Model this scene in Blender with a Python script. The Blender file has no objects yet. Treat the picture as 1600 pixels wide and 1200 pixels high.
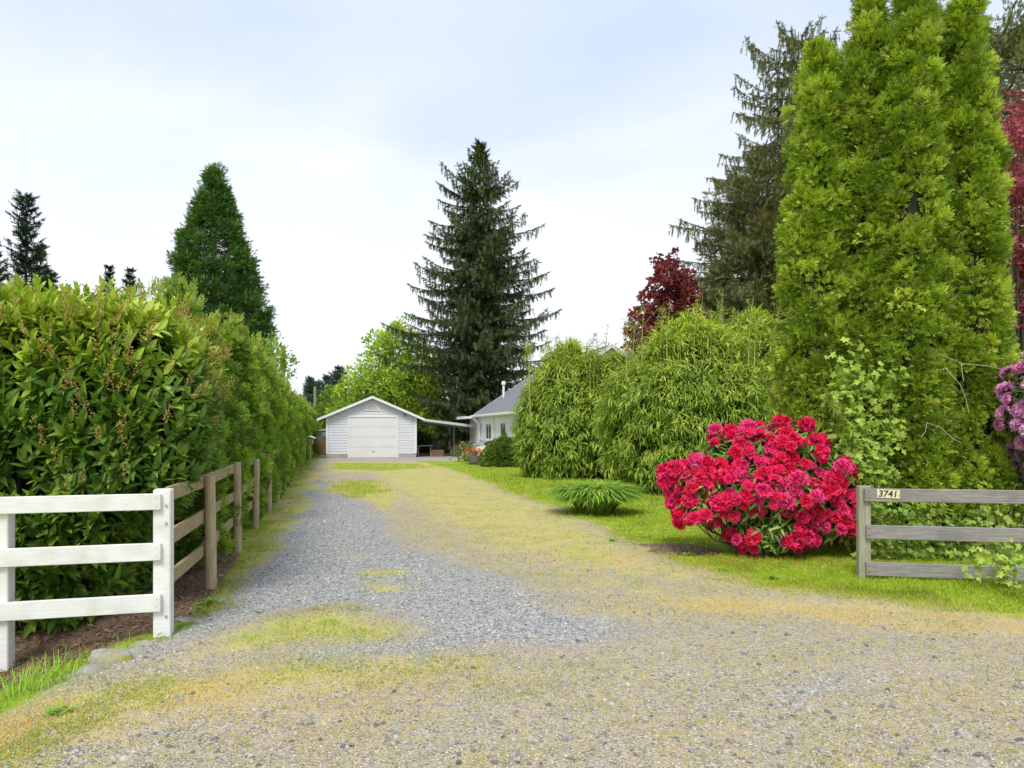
import bpy, math, random
import numpy as np
from mathutils import Vector
R = math.radians
rng = np.random.default_rng(7)
random.seed(7)
S = bpy.context.scene
COL = S.collection

# ------------------------------------------------------------ camera
H = 1.75            # eye height
F = 1067.0          # focal length in photo pixels (24 mm on a 36 mm sensor, 1600 px wide)
HY = 670.0          # horizon row
cam = bpy.data.cameras.new('camera'); cam.lens = 24; cam.sensor_width = 36; cam.shift_y = 70 / 1600
cam.clip_start = 0.1; cam.clip_end = 3000
co = bpy.data.objects.new('camera', cam); COL.objects.link(co)
co.location = (0, 0, H); co.rotation_euler = (R(90), 0, 0)
S.camera = co

# ------------------------------------------------------------ sky, sun, exposure
SUN_EL, SUN_AZ = R(54), R(-166)      # azimuth from +Y clockwise: behind the left shoulder
w = bpy.data.worlds.new('World'); S.world = w; w.use_nodes = True
nt = w.node_tree; N = nt.nodes; L = nt.links
bg = N['Background']; bg.inputs['Strength'].default_value = 0.1
sky = N.new('ShaderNodeTexSky'); sky.sky_type = 'NISHITA'; sky.sun_disc = False
sky.sun_elevation = SUN_EL; sky.sun_rotation = SUN_AZ; sky.air_density = 1.0; sky.dust_density = 1.5
tc = N.new('ShaderNodeTexCoord')
mp = N.new('ShaderNodeMapping'); mp.inputs['Scale'].default_value = (1.1, 1.1, 3.4); mp.inputs['Rotation'].default_value = (0, R(8), R(20))
L.new(tc.outputs['Generated'], mp.inputs['Vector'])
n1 = N.new('ShaderNodeTexNoise'); n1.inputs['Scale'].default_value = 1.5; n1.inputs['Detail'].default_value = 7; n1.inputs['Roughness'].default_value = 0.5
n1.inputs['Distortion'].default_value = 0.5
L.new(mp.outputs[0], n1.inputs['Vector'])
mr = N.new('ShaderNodeMapRange'); mr.inputs['From Min'].default_value = 0.36; mr.inputs['From Max'].default_value = 0.66
mr.inputs['To Min'].default_value = 0.0; mr.inputs['To Max'].default_value = 1.0; L.new(n1.outputs['Fac'], mr.inputs['Value'])
sx = N.new('ShaderNodeSeparateXYZ'); L.new(tc.outputs['Generated'], sx.inputs[0])
mz = N.new('ShaderNodeMapRange'); mz.inputs['From Min'].default_value = 0.12; mz.inputs['From Max'].default_value = 0.50
mz.inputs['To Min'].default_value = .85; mz.inputs['To Max'].default_value = 0.05; L.new(sx.outputs['Z'], mz.inputs['Value'])
ad = N.new('ShaderNodeMath'); ad.operation = 'MULTIPLY_ADD'; ad.use_clamp = True
L.new(mr.outputs[0], ad.inputs[0]); ad.inputs[1].default_value = 0.5; L.new(mz.outputs[0], ad.inputs[2])
thin = N.new('ShaderNodeMix'); thin.data_type = 'RGBA'; thin.inputs[0].default_value = 0.90   # thin high cloud over the blue
L.new(sky.outputs[0], thin.inputs[6]); thin.inputs[7].default_value = (5.2, 6.3, 8.3, 1)
mx = N.new('ShaderNodeMix'); mx.data_type = 'RGBA'
L.new(ad.outputs[0], mx.inputs[0]); L.new(thin.outputs[2], mx.inputs[6]); mx.inputs[7].default_value = (8.4, 8.7, 9.2, 1)
L.new(mx.outputs[2], bg.inputs['Color'])
sl = bpy.data.lights.new('sun', 'SUN'); sl.energy = 2.3; sl.angle = R(20); sl.color = (1, 0.95, 0.86)
so = bpy.data.objects.new('sun', sl); COL.objects.link(so)
sd = Vector((math.sin(SUN_AZ) * math.cos(SUN_EL), math.cos(SUN_AZ) * math.cos(SUN_EL), math.sin(SUN_EL)))
so.rotation_euler = sd.to_track_quat('Z', 'Y').to_euler(); so.location = (-20, -20, 40)
S.view_settings.view_transform = 'Standard'; S.view_settings.look = 'None'
S.view_settings.exposure = 0.36; S.view_settings.gamma = 1.0
try:
    S.cycles.max_bounces = 6; S.cycles.transparent_max_bounces = 8; S.cycles.diffuse_bounces = 4
except Exception: pass

# ------------------------------------------------------------ helpers
def gx(px, py):                      # photo pixel on the ground -> world x, y
    D = F * H / (py - HY); return ((px - 800) / F * D, D)
def at(px, py, D):                   # photo pixel at distance D
    return ((px - 800) / F * D, D, H + (HY - py) / F * D)
def unit(v): return v / np.maximum(np.linalg.norm(v, axis=-1, keepdims=True), 1e-9)
def rnd(n, s=1.0): return rng.normal(size=(n, 3)) * s

def hash3(i, j, k, s):
    h = (i.astype(np.int64) * 374761393 + j.astype(np.int64) * 668265263 + k.astype(np.int64) * 2147483647 + s * 974634777) & 0xffffffff
    h = ((h ^ (h >> 13)) * 1274126177) & 0xffffffff
    return ((h ^ (h >> 16)) & 0xffff) / 65535.0
def vnoise(p, s=0):                  # value noise 0..1
    p = np.asarray(p, float)
    if p.shape[-1] == 2: p = np.concatenate([p, np.zeros(p.shape[:-1] + (1,))], -1)
    i = np.floor(p).astype(np.int64); f = p - i; f = f * f * (3 - 2 * f); r = 0
    for a in (0, 1):
        for b in (0, 1):
            for c in (0, 1):
                wgt = (f[..., 0] if a else 1 - f[..., 0]) * (f[..., 1] if b else 1 - f[..., 1]) * (f[..., 2] if c else 1 - f[..., 2])
                r = r + wgt * hash3(i[..., 0] + a, i[..., 1] + b, i[..., 2] + c, s)
    return r
def fbm(p, s=0, o=4):
    p = np.asarray(p, float); a = 0.5; r = 0; t = 0
    for k in range(o): r = r + a * vnoise(p * 2 ** k, s + k); t += a; a *= .5
    return r / t

class G:                             # collects pieces for ONE mesh
    def __init__(s): s.p = []; s.n = 0
    def add(s, V, Fc, C=None):
        V = np.asarray(V, float).reshape(-1, 3); Fc = np.asarray(Fc, int)
        if len(V) == 0: return s
        if C is None: C = np.ones((len(V), 3))
        C = np.asarray(C, float)
        if C.ndim == 1: C = np.tile(C, (len(V), 1))
        s.p.append((V, Fc + s.n, C)); s.n += len(V); return s
    def box(s, x0, x1, y0, y1, z0, z1, c=None, b=0.0):
        if b <= 0:
            V = [(x, y, z) for x in (x0, x1) for y in (y0, y1) for z in (z0, z1)]
            Fq = [(0, 1, 3, 2), (4, 6, 7, 5), (0, 4, 5, 1), (2, 3, 7, 6), (0, 2, 6, 4), (1, 5, 7, 3)]
            return s.add(V, Fq, c)
        V = []; idx = {}
        X = (x0, x1); Y = (y0, y1); Z = (z0, z1)
        for i in (0, 1):
            for j in (0, 1):
                for k in (0, 1):
                    sx_, sy_, sz_ = (1 - 2 * i) * b, (1 - 2 * j) * b, (1 - 2 * k) * b
                    idx[i, j, k, 0] = len(V); V.append((X[i], Y[j] + sy_, Z[k] + sz_))
                    idx[i, j, k, 1] = len(V); V.append((X[i] + sx_, Y[j], Z[k] + sz_))
                    idx[i, j, k, 2] = len(V); V.append((X[i] + sx_, Y[j] + sy_, Z[k]))
        q = []
        for i in (0, 1): q.append([idx[i, 0, 0, 0], idx[i, 1, 0, 0], idx[i, 1, 1, 0], idx[i, 0, 1, 0]])
        for j in (0, 1): q.append([idx[0, j, 0, 1], idx[1, j, 0, 1], idx[1, j, 1, 1], idx[0, j, 1, 1]])
        for k in (0, 1): q.append([idx[0, 0, k, 2], idx[1, 0, k, 2], idx[1, 1, k, 2], idx[0, 1, k, 2]])
        for i in (0, 1):
            for j in (0, 1): q.append([idx[i, j, 0, 0], idx[i, j, 1, 0], idx[i, j, 1, 1], idx[i, j, 0, 1]])
            for k in (0, 1): q.append([idx[i, 0, k, 0], idx[i, 1, k, 0], idx[i, 1, k, 2], idx[i, 0, k, 2]])
        for j in (0, 1):
            for k in (0, 1): q.append([idx[0, j, k, 1], idx[1, j, k, 1], idx[1, j, k, 2], idx[0, j, k, 2]])
        t = [[idx[i, j, k, 0], idx[i, j, k, 1], idx[i, j, k, 2]] for i in (0, 1) for j in (0, 1) for k in (0, 1)]
        n0 = s.n; s.add(V, q, c)
        V2 = np.asarray(V, float); s.p.append((np.zeros((0, 3)), np.asarray(t, int) + n0, np.zeros((0, 3))))
        return s
    def obj(s, name, mat, parent=None, loc=(0, 0, 0), smooth=False, fixn=False):
        me = bpy.data.meshes.new(name)
        V = np.concatenate([p[0] for p in s.p]); C = np.concatenate([p[2] for p in s.p])
        lt = np.concatenate([np.full(len(p[1]), p[1].shape[1]) for p in s.p])
        lo = np.concatenate([p[1].ravel() for p in s.p])
        me.vertices.add(len(V)); me.vertices.foreach_set('co', V.astype(np.float32).ravel())
        me.loops.add(len(lo)); me.loops.foreach_set('vertex_index', lo.astype(np.int32))
        me.polygons.add(len(lt)); st = np.concatenate([[0], np.cumsum(lt)[:-1]])
        me.polygons.foreach_set('loop_start', st.astype(np.int32)); me.polygons.foreach_set('loop_total', lt.astype(np.int32))
        me.polygons.foreach_set('use_smooth', np.full(len(lt), bool(smooth)))
        a = me.color_attributes.new('Col', 'FLOAT_COLOR', 'POINT')
        a.data.foreach_set('color', np.concatenate([C, np.ones((len(C), 1))], 1).astype(np.float32).ravel())
        me.update(calc_edges=True)
        if fixn:
            import bmesh
            bm = bmesh.new(); bm.from_mesh(me); bmesh.ops.recalc_face_normals(bm, faces=bm.faces); bm.to_mesh(me); bm.free()
        me.materials.append(mat)
        o = bpy.data.objects.new(name, me); COL.objects.link(o); o.location = loc
        if parent: o.parent = parent
        return o

def tag(o, label=None, cat=None, group=None, kind=None):
    if label: o['label'] = label
    if cat: o['category'] = cat
    if group: o['group'] = group
    if kind: o['kind'] = kind
    return o
def thing(name, label, cat, loc=(0, 0, 0), rz=0, group=None):
    o = bpy.data.objects.new(name, None); COL.objects.link(o); o.empty_display_size = .3
    o.location = loc; o.rotation_euler = (0, 0, rz)
    return tag(o, label, cat, group)
def copy_tree(o, parent=None):
    c = o.copy(); COL.objects.link(c); c.parent = parent
    for ch in list(o.children): copy_tree(ch, c)
    return c

def frames(d, nrm=None):
    d = unit(d)
    if nrm is None: nrm = rnd(len(d))
    x = unit(np.cross(d, nrm) + 1e-6); z = np.cross(x, d)
    return np.stack([x, d, z], -1)            # columns x, y(along), z(normal)
def scatter(g, T, pos, Rm, sc, col):
    Tv, Tf, Tc = T; n = len(pos)
    if n == 0: return
    sc = np.asarray(sc, float)
    if sc.ndim == 0: sc = np.full((n, 3), float(sc))
    elif sc.ndim == 1: sc = np.repeat(sc[:, None], 3, 1)
    V = np.einsum('nij,nkj->nki', Rm, Tv[None] * sc[:, None, :]) + pos[:, None, :]
    Fc = Tf[None] + (np.arange(n) * len(Tv))[:, None, None]
    C = np.clip(np.asarray(col)[:, None, :] * Tc[None, :, None], 0, 1)
    g.add(V.reshape(-1, 3), Fc.reshape(-1, Tf.shape[1]), C.reshape(-1, 3))
def pick(cols, n, jit=0.15, wts=None):
    cols = np.array(cols); k = rng.choice(len(cols), n, p=wts)
    k2 = rng.choice(len(cols), n, p=wts); t = rng.random((n, 1)) * .5
    return np.clip((cols[k] * (1 - t) + cols[k2] * t) * (1 + (rng.random((n, 1)) - .5) * 2 * jit), 0, 1)

def tube(g, pts, rad, c=(1, 1, 1), k=7):
    P = np.asarray(pts, float); n = len(P); rad = np.broadcast_to(np.asarray(rad, float), (n,))
    T = unit(np.gradient(P, axis=0)); ref = np.array([0.31, 0.17, 0.93]) if abs(T[0, 2]) < .9 else np.array([1., 0.1, 0])
    A = unit(np.cross(T, ref)); B = np.cross(T, A)
    th = np.arange(k) / k * 2 * math.pi
    V = P[:, None] + rad[:, None, None] * (np.cos(th)[None, :, None] * A[:, None] + np.sin(th)[None, :, None] * B[:, None])
    V = V.reshape(-1, 3); q = []
    for i in range(n - 1):
        for j in range(k): q.append((i * k + j, i * k + (j + 1) % k, (i + 1) * k + (j + 1) % k, (i + 1) * k + j))
    n0 = g.n; g.add(V, q, c)
    g.add(np.zeros((0, 3)), [[0, 1, 2]]) if False else None
    cap = np.concatenate([V[-k:], P[-1:]]); g.add(cap, [(j, (j + 1) % k, k) for j in range(k)], c)

# leaf templates: (verts, faces, colour factor per vert); leaf lies along +y, faces +z
def T_leaf(length=1., width=.4, fold=.06, curl=-.12, st=5, pw=0.75):
    V = []; Fc = []; C = []
    for i in range(st + 1):
        t = i / st; wd = width * .5 * max(math.sin(math.pi * min(t ** pw, 1)), 0.03 if i else 0.05)
        zc = curl * t * t * length
        V += [(-wd, t * length, zc + fold * wd / width * 2), (0, t * length, zc), (wd, t * length, zc + fold * wd / width * 2)]; C += [.96, 1.12, .96]
    for i in range(st):
        a = i * 3
        Fc += [(a, a + 1, a + 4, a + 3), (a + 1, a + 2, a + 5, a + 4)]
    return np.array(V), np.array(Fc), np.array(C)
def T_blade(length=1., width=.06, droop=.35, st=4):
    V = []; Fc = []; C = []
    for i in range(st + 1):
        t = i / st; wd = width * .5 * (math.sin(math.pi * (0.12 + .88 * t)) ** .8 if i < st else .03)
        V += [(-wd, length * (t - .15 * t * t * droop), -droop * t * t * length), (wd, length * (t - .15 * t * t * droop), -droop * t * t * length)]; C += [.85 + .3 * t] * 2
    for i in range(st): a = i * 2; Fc += [(a, a + 1, a + 3, a + 2)]
    return np.array(V), np.array(Fc), np.array(C)
def T_arc(length, width, bend, st):
    V = []; Fc = []; C = []; y = z = 0.
    for i in range(st + 1):
        t = i / st; w_ = width * .5 * (1 - t ** 2.5) + .001; V += [(-w_, y, z), (w_, y, z)]; C += [.8 + .35 * t] * 2
        a = bend * (t + .5 / st) ** 1.3; y += math.cos(a) * length / st; z -= math.sin(a) * length / st
    for i in range(st): a = i * 2; Fc += [(a, a + 1, a + 3, a + 2)]
    return np.array(V), np.array(Fc), np.array(C)
def T_fan(seed=0, n=6, spread=1.15, wd=.17):
    r = random.Random(seed); V = []; Fc = []; C = []
    for i in range(n):                       # flat fan of scaly fingers
        u = (i / (n - 1) - .5) * 2; b = 0.12 + .38 * (1 - abs(u)) * r.uniform(.5, 1.2)
        a = u * spread + r.uniform(-.12, .12); ln = (1 - .35 * abs(u)) * r.uniform(.55, .8)
        d = np.array([math.sin(a), math.cos(a), r.uniform(-.25, .1)]); p = np.array([0, b, 0.]); sd_ = np.array([math.cos(a), -math.sin(a), r.uniform(-.3, .3)])
        m = p + d * ln * .6; e = p + d * ln; k = len(V)
        V += [p - sd_ * wd * .25, m - sd_ * wd * .5, e, m + sd_ * wd * .5]; C += [.75, .95, 1.2, .95]
        Fc += [(k, k + 1, k + 2, k + 3)]
    return np.array(V), np.array(Fc), np.array(C)
def T_lobed(sd_=0):
    r = random.Random(sd_); V = [(0, .05, 0)]; C = [1.0]; n = 10
    for i in range(n + 1):
        a = -2.5 + 5.0 * i / n; rr = (.55 if i % 2 else .34) * (1.15 - .25 * abs(a) / 2.5)
        V.append((math.sin(a) * rr, .35 + math.cos(a) * rr, r.uniform(-.04, .04) - .1 * rr)); C.append(1.0 + .1 * (i % 2))
    Fc = [(0, i, i + 1) for i in range(1, n + 1)]
    V[0] = (0, .3, .04)
    return np.array(V), np.array(Fc), np.array(C)
def T_needles(n=9, ln=.5, w=.05, seed=3, fl=.25):   # a twig carrying needles to both sides
    r = random.Random(seed); V = []; Fc = []; C = []
    for i in range(n):
        t = i / n; s = 1 if i % 2 else -1
        a = s * r.uniform(.5, 1.1); z = r.uniform(-fl, fl); l = ln * (1 - .5 * t)
        d = np.array([math.sin(a), math.cos(a), z]); p = np.array([0, t * .85, 0.]); q = np.array([d[1], -d[0], 0]) * w * .5; k = len(V)
        V += [p - q, p + q, p + d * l]; C += [.8, .8, 1.15]; Fc += [(k, k + 1, k + 2)]
    k = len(V); V += [(-w * .4, 0, 0), (w * .4, 0, 0), (0, 1.1, 0)]; C += [.7, .7, 1.1]; Fc += [(k, k + 1, k + 2)]
    return np.array(V), np.array(Fc), np.array(C)
def T_flat(): # single small leaf of 2 tris, diamond
    return np.array([(0, 0, 0), (-.3, .45, .04), (0, 1, -.08), (.3, .45, .04)]), np.array([(0, 1, 2, 3)]), np.array([.9, 1, 1.1, 1])
FANS = [T_fan(i) for i in range(4)]

# ------------------------------------------------------------ materials
def nmat(name):
    m = bpy.data.materials.new(name); m.use_nodes = True
    return m, m.node_tree.nodes, m.node_tree.links, m.node_tree.nodes['Principled BSDF']
def leafmat(name, rough=.5, transl=.3, spec=.4, tint=(1.15, 1.2, .5)):
    m, N, L, b = nmat(name)
    a = N.new('ShaderNodeAttribute'); a.attribute_name = 'Col'
    L.new(a.outputs['Color'], b.inputs['Base Color']); b.inputs['Roughness'].default_value = rough
    b.inputs['Specular IOR Level'].default_value = spec
    t = N.new('ShaderNodeBsdfTranslucent'); mu = N.new('ShaderNodeMix'); mu.data_type = 'RGBA'; mu.blend_type = 'MULTIPLY'; mu.inputs[0].default_value = 1
    L.new(a.outputs['Color'], mu.inputs[6]); mu.inputs[7].default_value = tint + (1,); L.new(mu.outputs[2], t.inputs['Color'])
    ms = N.new('ShaderNodeMixShader'); ms.inputs[0].default_value = transl
    L.new(b.outputs[0], ms.inputs[1]); L.new(t.outputs[0], ms.inputs[2]); L.new(ms.outputs[0], N['Material Output'].inputs['Surface'])
    return m
def surf(name, col, rough=.7, var=.12, scale=8., bump=.2, stretch=(1, 1, 1), dirt=None, dscale=1.5, dist=.01, metallic=0, coords='Object', spec=.4):
    m, N, L, b = nmat(name)
    tc = N.new('ShaderNodeTexCoord'); mp = N.new('ShaderNodeMapping'); mp.inputs['Scale'].default_value = stretch
    L.new(tc.outputs[coords], mp.inputs[0])
    n = N.new('ShaderNodeTexNoise'); n.inputs['Scale'].default_value = scale; n.inputs['Detail'].default_value = 6; n.inputs['Roughness'].default_value = .65; L.new(mp.outputs[0], n.inputs['Vector'])
    mr = N.new('ShaderNodeMapRange'); mr.inputs[1].default_value = .3; mr.inputs[2].default_value = .7; mr.inputs[3].default_value = 1 - var; mr.inputs[4].default_value = 1 + var
    L.new(n.outputs['Fac'], mr.inputs[0])
    mu = N.new('ShaderNodeMix'); mu.data_type = 'RGBA'; mu.blend_type = 'MULTIPLY'; mu.inputs[0].default_value = 1
    mu.inputs[6].default_value = tuple(col) + (1,); L.new(mr.outputs[0], mu.inputs[7]); out = mu.outputs[2]
    if dirt:
        n2 = N.new('ShaderNodeTexNoise'); n2.inputs['Scale'].default_value = dscale; n2.inputs['Detail'].default_value = 5; L.new(tc.outputs[coords], n2.inputs['Vector'])
        m2 = N.new('ShaderNodeMapRange'); m2.inputs[1].default_value = .48; m2.inputs[2].default_value = .72; m2.inputs[4].default_value = dirt[3]; L.new(n2.outputs['Fac'], m2.inputs[0])
        mx = N.new('ShaderNodeMix'); mx.data_type = 'RGBA'; L.new(m2.outputs[0], mx.inputs[0]); L.new(out, mx.inputs[6]); mx.inputs[7].default_value = tuple(dirt[:3]) + (1,); out = mx.outputs[2]
    L.new(out, b.inputs['Base Color']); b.inputs['Roughness'].default_value = rough; b.inputs['Metallic'].default_value = metallic
    b.inputs['Specular IOR Level'].default_value = spec
    if bump:
        bp = N.new('ShaderNodeBump'); bp.inputs['Strength'].default_value = bump; bp.inputs['Distance'].default_value = dist
        L.new(n.outputs['Fac'], bp.inputs['Height']); L.new(bp.outputs[0], b.inputs['Normal'])
    return m
M_leaf = leafmat('leaf_matte', .55, .28)
M_gloss = leafmat('leaf_glossy', .42, .22, .4)
M_conif = leafmat('conifer_needles', .6, .15, .25, (1.1, 1.1, .6))
M_flower = leafmat('petals', .55, .25, .3, (1.1, .8, .9))
M_grass = leafmat('grass_blades', .6, .3, .3)
M_bark = surf('bark', (.16, .125, .095), .9, .4, 14, .8, (1, 1, .25), dist=.03)
M_white = surf('white_painted_wood', (.80, .79, .785), .6, .08, 30, .3, (.2, .2, 2), dirt=(.50, .50, .42, .42), dscale=5, dist=.003)
M_wood = surf('tan_fence_wood', (.36, .275, .15), .85, .28, 22, .5, (.25, .25, 2.4), dirt=(.24, .25, .12, .6), dscale=4, dist=.006)
M_post = surf('round_post_wood', (.47, .37, .235), .85, .25, 20, .5, (2.2, 2.2, .18), dirt=(.25, .23, .14, .5), dscale=3, dist=.006)
M_grey = surf('weathered_grey_wood', (.285, .262, .25), .85, .30, 20, .7, (.16, 1, 2.6), dirt=(.16, .15, .14, .6), dscale=3.5, dist=.008)
M_greyv = surf('weathered_grey_post', (.34, .33, .24), .85, .25, 20, .6, (2.2, 2.2, .2), dirt=(.22, .2, .16, .5), dscale=3, dist=.008)
M_side = surf('white_lap_siding', (.68, .69, .73), .6, .04, 12, .08, dirt=(.50, .51, .50, .25), dscale=1.3, dist=.004)
M_trim = surf('white_trim', (.80, .80, .79), .5, .04, 8, .05, dirt=(.6, .6, .56, .3), dscale=2)
M_door = surf('garage_door_paint', (.76, .75, .73), .5, .03, 6, .08, (.4, 1, 1), dirt=(.62, .61, .57, .35), dscale=.9)
M_conc = surf('concrete', (.40, .37, .33), .9, .15, 6, .3, dirt=(.26, .24, .2, .5))
M_roof = surf('asphalt_shingles', (.20, .20, .215), .9, .25, 26, .4, (1, .6, 1), dirt=(.19, .2, .19, .5), dscale=1.1)
M_dark = surf('dark_metal', (.04, .04, .042), .5, .2, 10, .1)
M_rock = surf('stone', (.36, .34, .30), .9, .35, 16, .9, dirt=(.30, .29, .03, 1.), dscale=9, dist=.03)
M_pole = surf('utility_pole_wood', (.27, .23, .15), .9, .3, 8, .5, (2, 2, .2), dirt=(.19, .2, .09, .6), dscale=.5)
M_glass, _N, _L, _b = nmat('window_glass'); _b.inputs['Base Color'].default_value = (.10, .11, .13, 1); _b.inputs['Roughness'].default_value = .08
M_vc, _N, _L, _b = nmat('painted'); _a = _N.new('ShaderNodeAttribute'); _a.attribute_name = 'Col'; _L.new(_a.outputs['Color'], _b.inputs['Base Color']); _b.inputs['Roughness'].default_value = .7
M_peb, _N, _L, _b = nmat('pebble_stone'); _a = _N.new('ShaderNodeAttribute'); _a.attribute_name = 'Col'; _L.new(_a.outputs['Color'], _b.inputs['Base Color']); _b.inputs['Roughness'].default_value = .8

# ------------------------------------------------------------ ground zones (outlines given as spots on the ground)
def zone(pts): return np.array([gx(*p) for p in pts])
def sdist(P, poly):                          # signed distance, + inside
    n = len(P); d = np.full(n, 1e9); ins = np.zeros(n, bool); m = len(poly)
    for i in range(m):
        a = poly[i]; b = poly[(i + 1) % m]; ab = b - a
        t = np.clip(((P - a) @ ab) / (ab @ ab + 1e-9), 0, 1)
        d = np.minimum(d, np.linalg.norm(P - a - t[:, None] * ab, axis=1))
        c = ((a[1] > P[:, 1]) != (b[1] > P[:, 1]))
        if c.any():
            xi = a[0] + (P[:, 1] - a[1]) / (b[1] - a[1] + 1e-12) * ab[0]; ins ^= c & (P[:, 0] < xi)
    return np.where(ins, d, -d)
def soft(P, poly, s): return np.clip(sdist(P, poly) / (2 * s) + .5, 0, 1)
Z_DRIVE = zone([(498, 716), (480, 735), (455, 762), (425, 798), (402, 845), (352, 905), (330, 945), (270, 990), (200, 1012), (120, 1050), (60, 1085), (-60, 1130), (-900, 1250), (-3000, 2400), (4000, 2400),
                (4000, 1050), (2200, 990), (1600, 962), (1340, 932), (1180, 915), (1075, 880), (1010, 852), (940, 822), (860, 790), (790, 762), (735, 744), (690, 728), (640, 719)])
Z_GREY = zone([(500, 742), (545, 768), (585, 795), (610, 822), (650, 858), (720, 885), (800, 905), (850, 925), (930, 958), (1020, 980), (900, 1003), (760, 1004), (680, 1016), (600, 1018), (500, 1018),
               (560, 1004), (660, 996), (690, 975), (640, 960), (540, 950), (430, 955), (350, 978), (280, 1000), (180, 1030), (95, 1058), (90, 1050), (230, 990), (300, 960), (335, 925), (355, 900), (400, 875), (425, 830), (465, 780), (485, 748)])
Z_GREY2 = [zone(p) for p in ([(560, 742), (610, 741), (612, 748), (560, 750)], [(1060, 872), (1120, 878), (1140, 892), (1090, 890)], [(905, 868), (990, 880), (1060, 892), (980, 898), (920, 884)],
                             [(1060, 975), (1180, 968), (1260, 985), (1130, 990)], [(1180, 1060), (1330, 1030), (1400, 1060), (1320, 1110), (1190, 1133)], [(460, 1010), (560, 1008), (540, 1022), (460, 1022)], [(300, 1018), (400, 1012), (420, 1022), (320, 1030)])]
Z_MOSS = [(zone(p), s * 2.2 + .10, k) for p, s, k in (
    ([(500, 721), (690, 722), (770, 750), (860, 785), (945, 820), (1030, 858), (1090, 882), (1200, 912), (1340, 930), (1600, 950), (1600, 972), (1300, 950), (1080, 918), (960, 900), (860, 880), (760, 855), (680, 820), (640, 790), (600, 765), (560, 738), (500, 740)], .35, .80),
    ([(520, 749), (600, 750), (640, 775), (620, 800), (560, 782), (505, 768)], .15, 1.),
    ([(430, 780), (402, 842), (350, 905), (385, 902), (425, 862), (448, 825), (475, 782), (505, 738), (480, 735)], .10, 1.25),
    ([(545, 893), (600, 888), (640, 893), (600, 902), (550, 901)], .06, .95), ([(550, 908), (620, 912), (650, 925), (600, 932), (555, 928)], .08, .8),
    ([(370, 983), (420, 966), (500, 958), (560, 965), (650, 975), (640, 1000), (560, 1003), (440, 1006), (340, 1022), (260, 1035), (320, 1010)], .08, .85),
    ([(530, 865), (575, 858), (580, 872), (535, 875)], .1, .6),
    ([(600, 760), (720, 760), (900, 820), (980, 870), (860, 885), (740, 870), (650, 830)], .5, .72),
    ([(-400, 1250), (-60, 1130), (100, 1068), (260, 1040), (450, 1022), (700, 1012), (820, 1022), (660, 1060), (420, 1100), (200, 1133), (-200, 1300)], .15, .66),
    ([(680, 870), (860, 880), (1000, 890), (1200, 925), (1400, 945), (1200, 975), (1040, 965), (900, 940), (780, 910)], .45, .62), ([(860, 1040), (1200, 1020), (1600, 1020), (1700, 1060), (1300, 1060), (950, 1080)], .6, .40))]
Z_STRAW = [(zone(p), s, k) for p, s, k in (
    ([(300, 1110), (520, 1045), (760, 1030), (900, 1020), (1050, 1035), (900, 1090), (700, 1140), (300, 1180)], .5, .50),
    ([(-400, 1250), (-60, 1140), (100, 1080), (300, 1050), (500, 1030), (760, 1020), (820, 1030), (660, 1070), (420, 1115), (200, 1150), (-200, 1300)], .25, .8),
    ([(620, 760), (700, 770), (820, 800), (1000, 860), (1060, 900), (900, 905), (760, 860), (680, 820)], .5, .65),
    ([(1000, 925), (1340, 940), (1600, 965), (1800, 985), (1600, 1000), (1330, 975), (1050, 950)], .25, .9),
    ([(800, 940), (1000, 935), (1080, 960), (900, 965)], .3, .6), ([(1320, 1050), (1600, 1050), (1600, 1130), (1350, 1110)], .3, .35))]
Z_MULCH = [(zone(p), s, k) for p, s, k in (
    ([(-300, 1060), (0, 1052), (130, 1012), (240, 988), (290, 968), (335, 925), (380, 865), (350, 860), (240, 885), (-300, 900)], .2, .8),
    ([(990, 850), (1050, 851), (1120, 856), (1140, 866), (1060, 868), (1010, 862)], .1, 1.),
    ([(1380, 845), (1440, 858), (1600, 862), (2000, 880), (2000, 800), (1600, 790), (1400, 790)], .3, .9))]
Z_GREEN = [zone(p) for p in ([(520, 751), (590, 751), (605, 768), (550, 780), (512, 766)], [(515, 723), (640, 723), (690, 730), (600, 736), (520, 734)], [(440, 985), (470, 966), (545, 962), (550, 975), (480, 990)])]
Z_APRON = zone([(500, 717.5), (515, 719.5), (640, 720.5), (712, 720), (735, 712), (735, 704), (640, 704), (500, 712)])
def zones(P):
    P = np.asarray(P, float)
    wob = (fbm(np.concatenate([P * 1.1, P[:, :1] * 0], 1), 11) - .5)[:, None] * np.array([[.5, .5]]) * np.clip(P[:, 1:2] / 10, .25, 1.5)
    P = P + wob
    dr = soft(P, Z_DRIVE, .30); gr = soft(P, Z_GREY, .60)
    for z in Z_GREY2: gr = np.maximum(gr, soft(P, z, .3) * .55)
    for z in Z_GREEN: dr = dr * (1 - .62 * soft(P, z, .35))
    mo = np.zeros(len(P)); st = mo.copy(); mu = mo.copy()
    for z, s, k in Z_MOSS: mo = np.maximum(mo, soft(P, z, s) * k)
    for z, s, k in Z_STRAW: st = np.maximum(st, soft(P, z, s) * k)
    for z, s, k in Z_MULCH: mu = np.maximum(mu, soft(P, z, s) * k)
    ap = soft(P, Z_APRON, .2)
    return dict(drive=dr, grey=gr, moss=mo, straw=st, mulch=mu, apron=ap)
def height(x, y):                            # the ground dips a little behind the white fence
    P = np.stack([x, y], -1)
    dip = np.clip((-3.0 - x) / 1.1, 0, 1) * np.clip((6.6 - y) / 1.0, 0, 1)
    z = -0.20 * dip * dip * (3 - 2 * dip)
    near = np.clip((40 - y) / 20, 0, 1) * (np.abs(x) < 30)
    return z + near * ((fbm(P * .9, 3, 3) - .5) * .05 + (fbm(P * 5, 5, 2) - .5) * .012)
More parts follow.
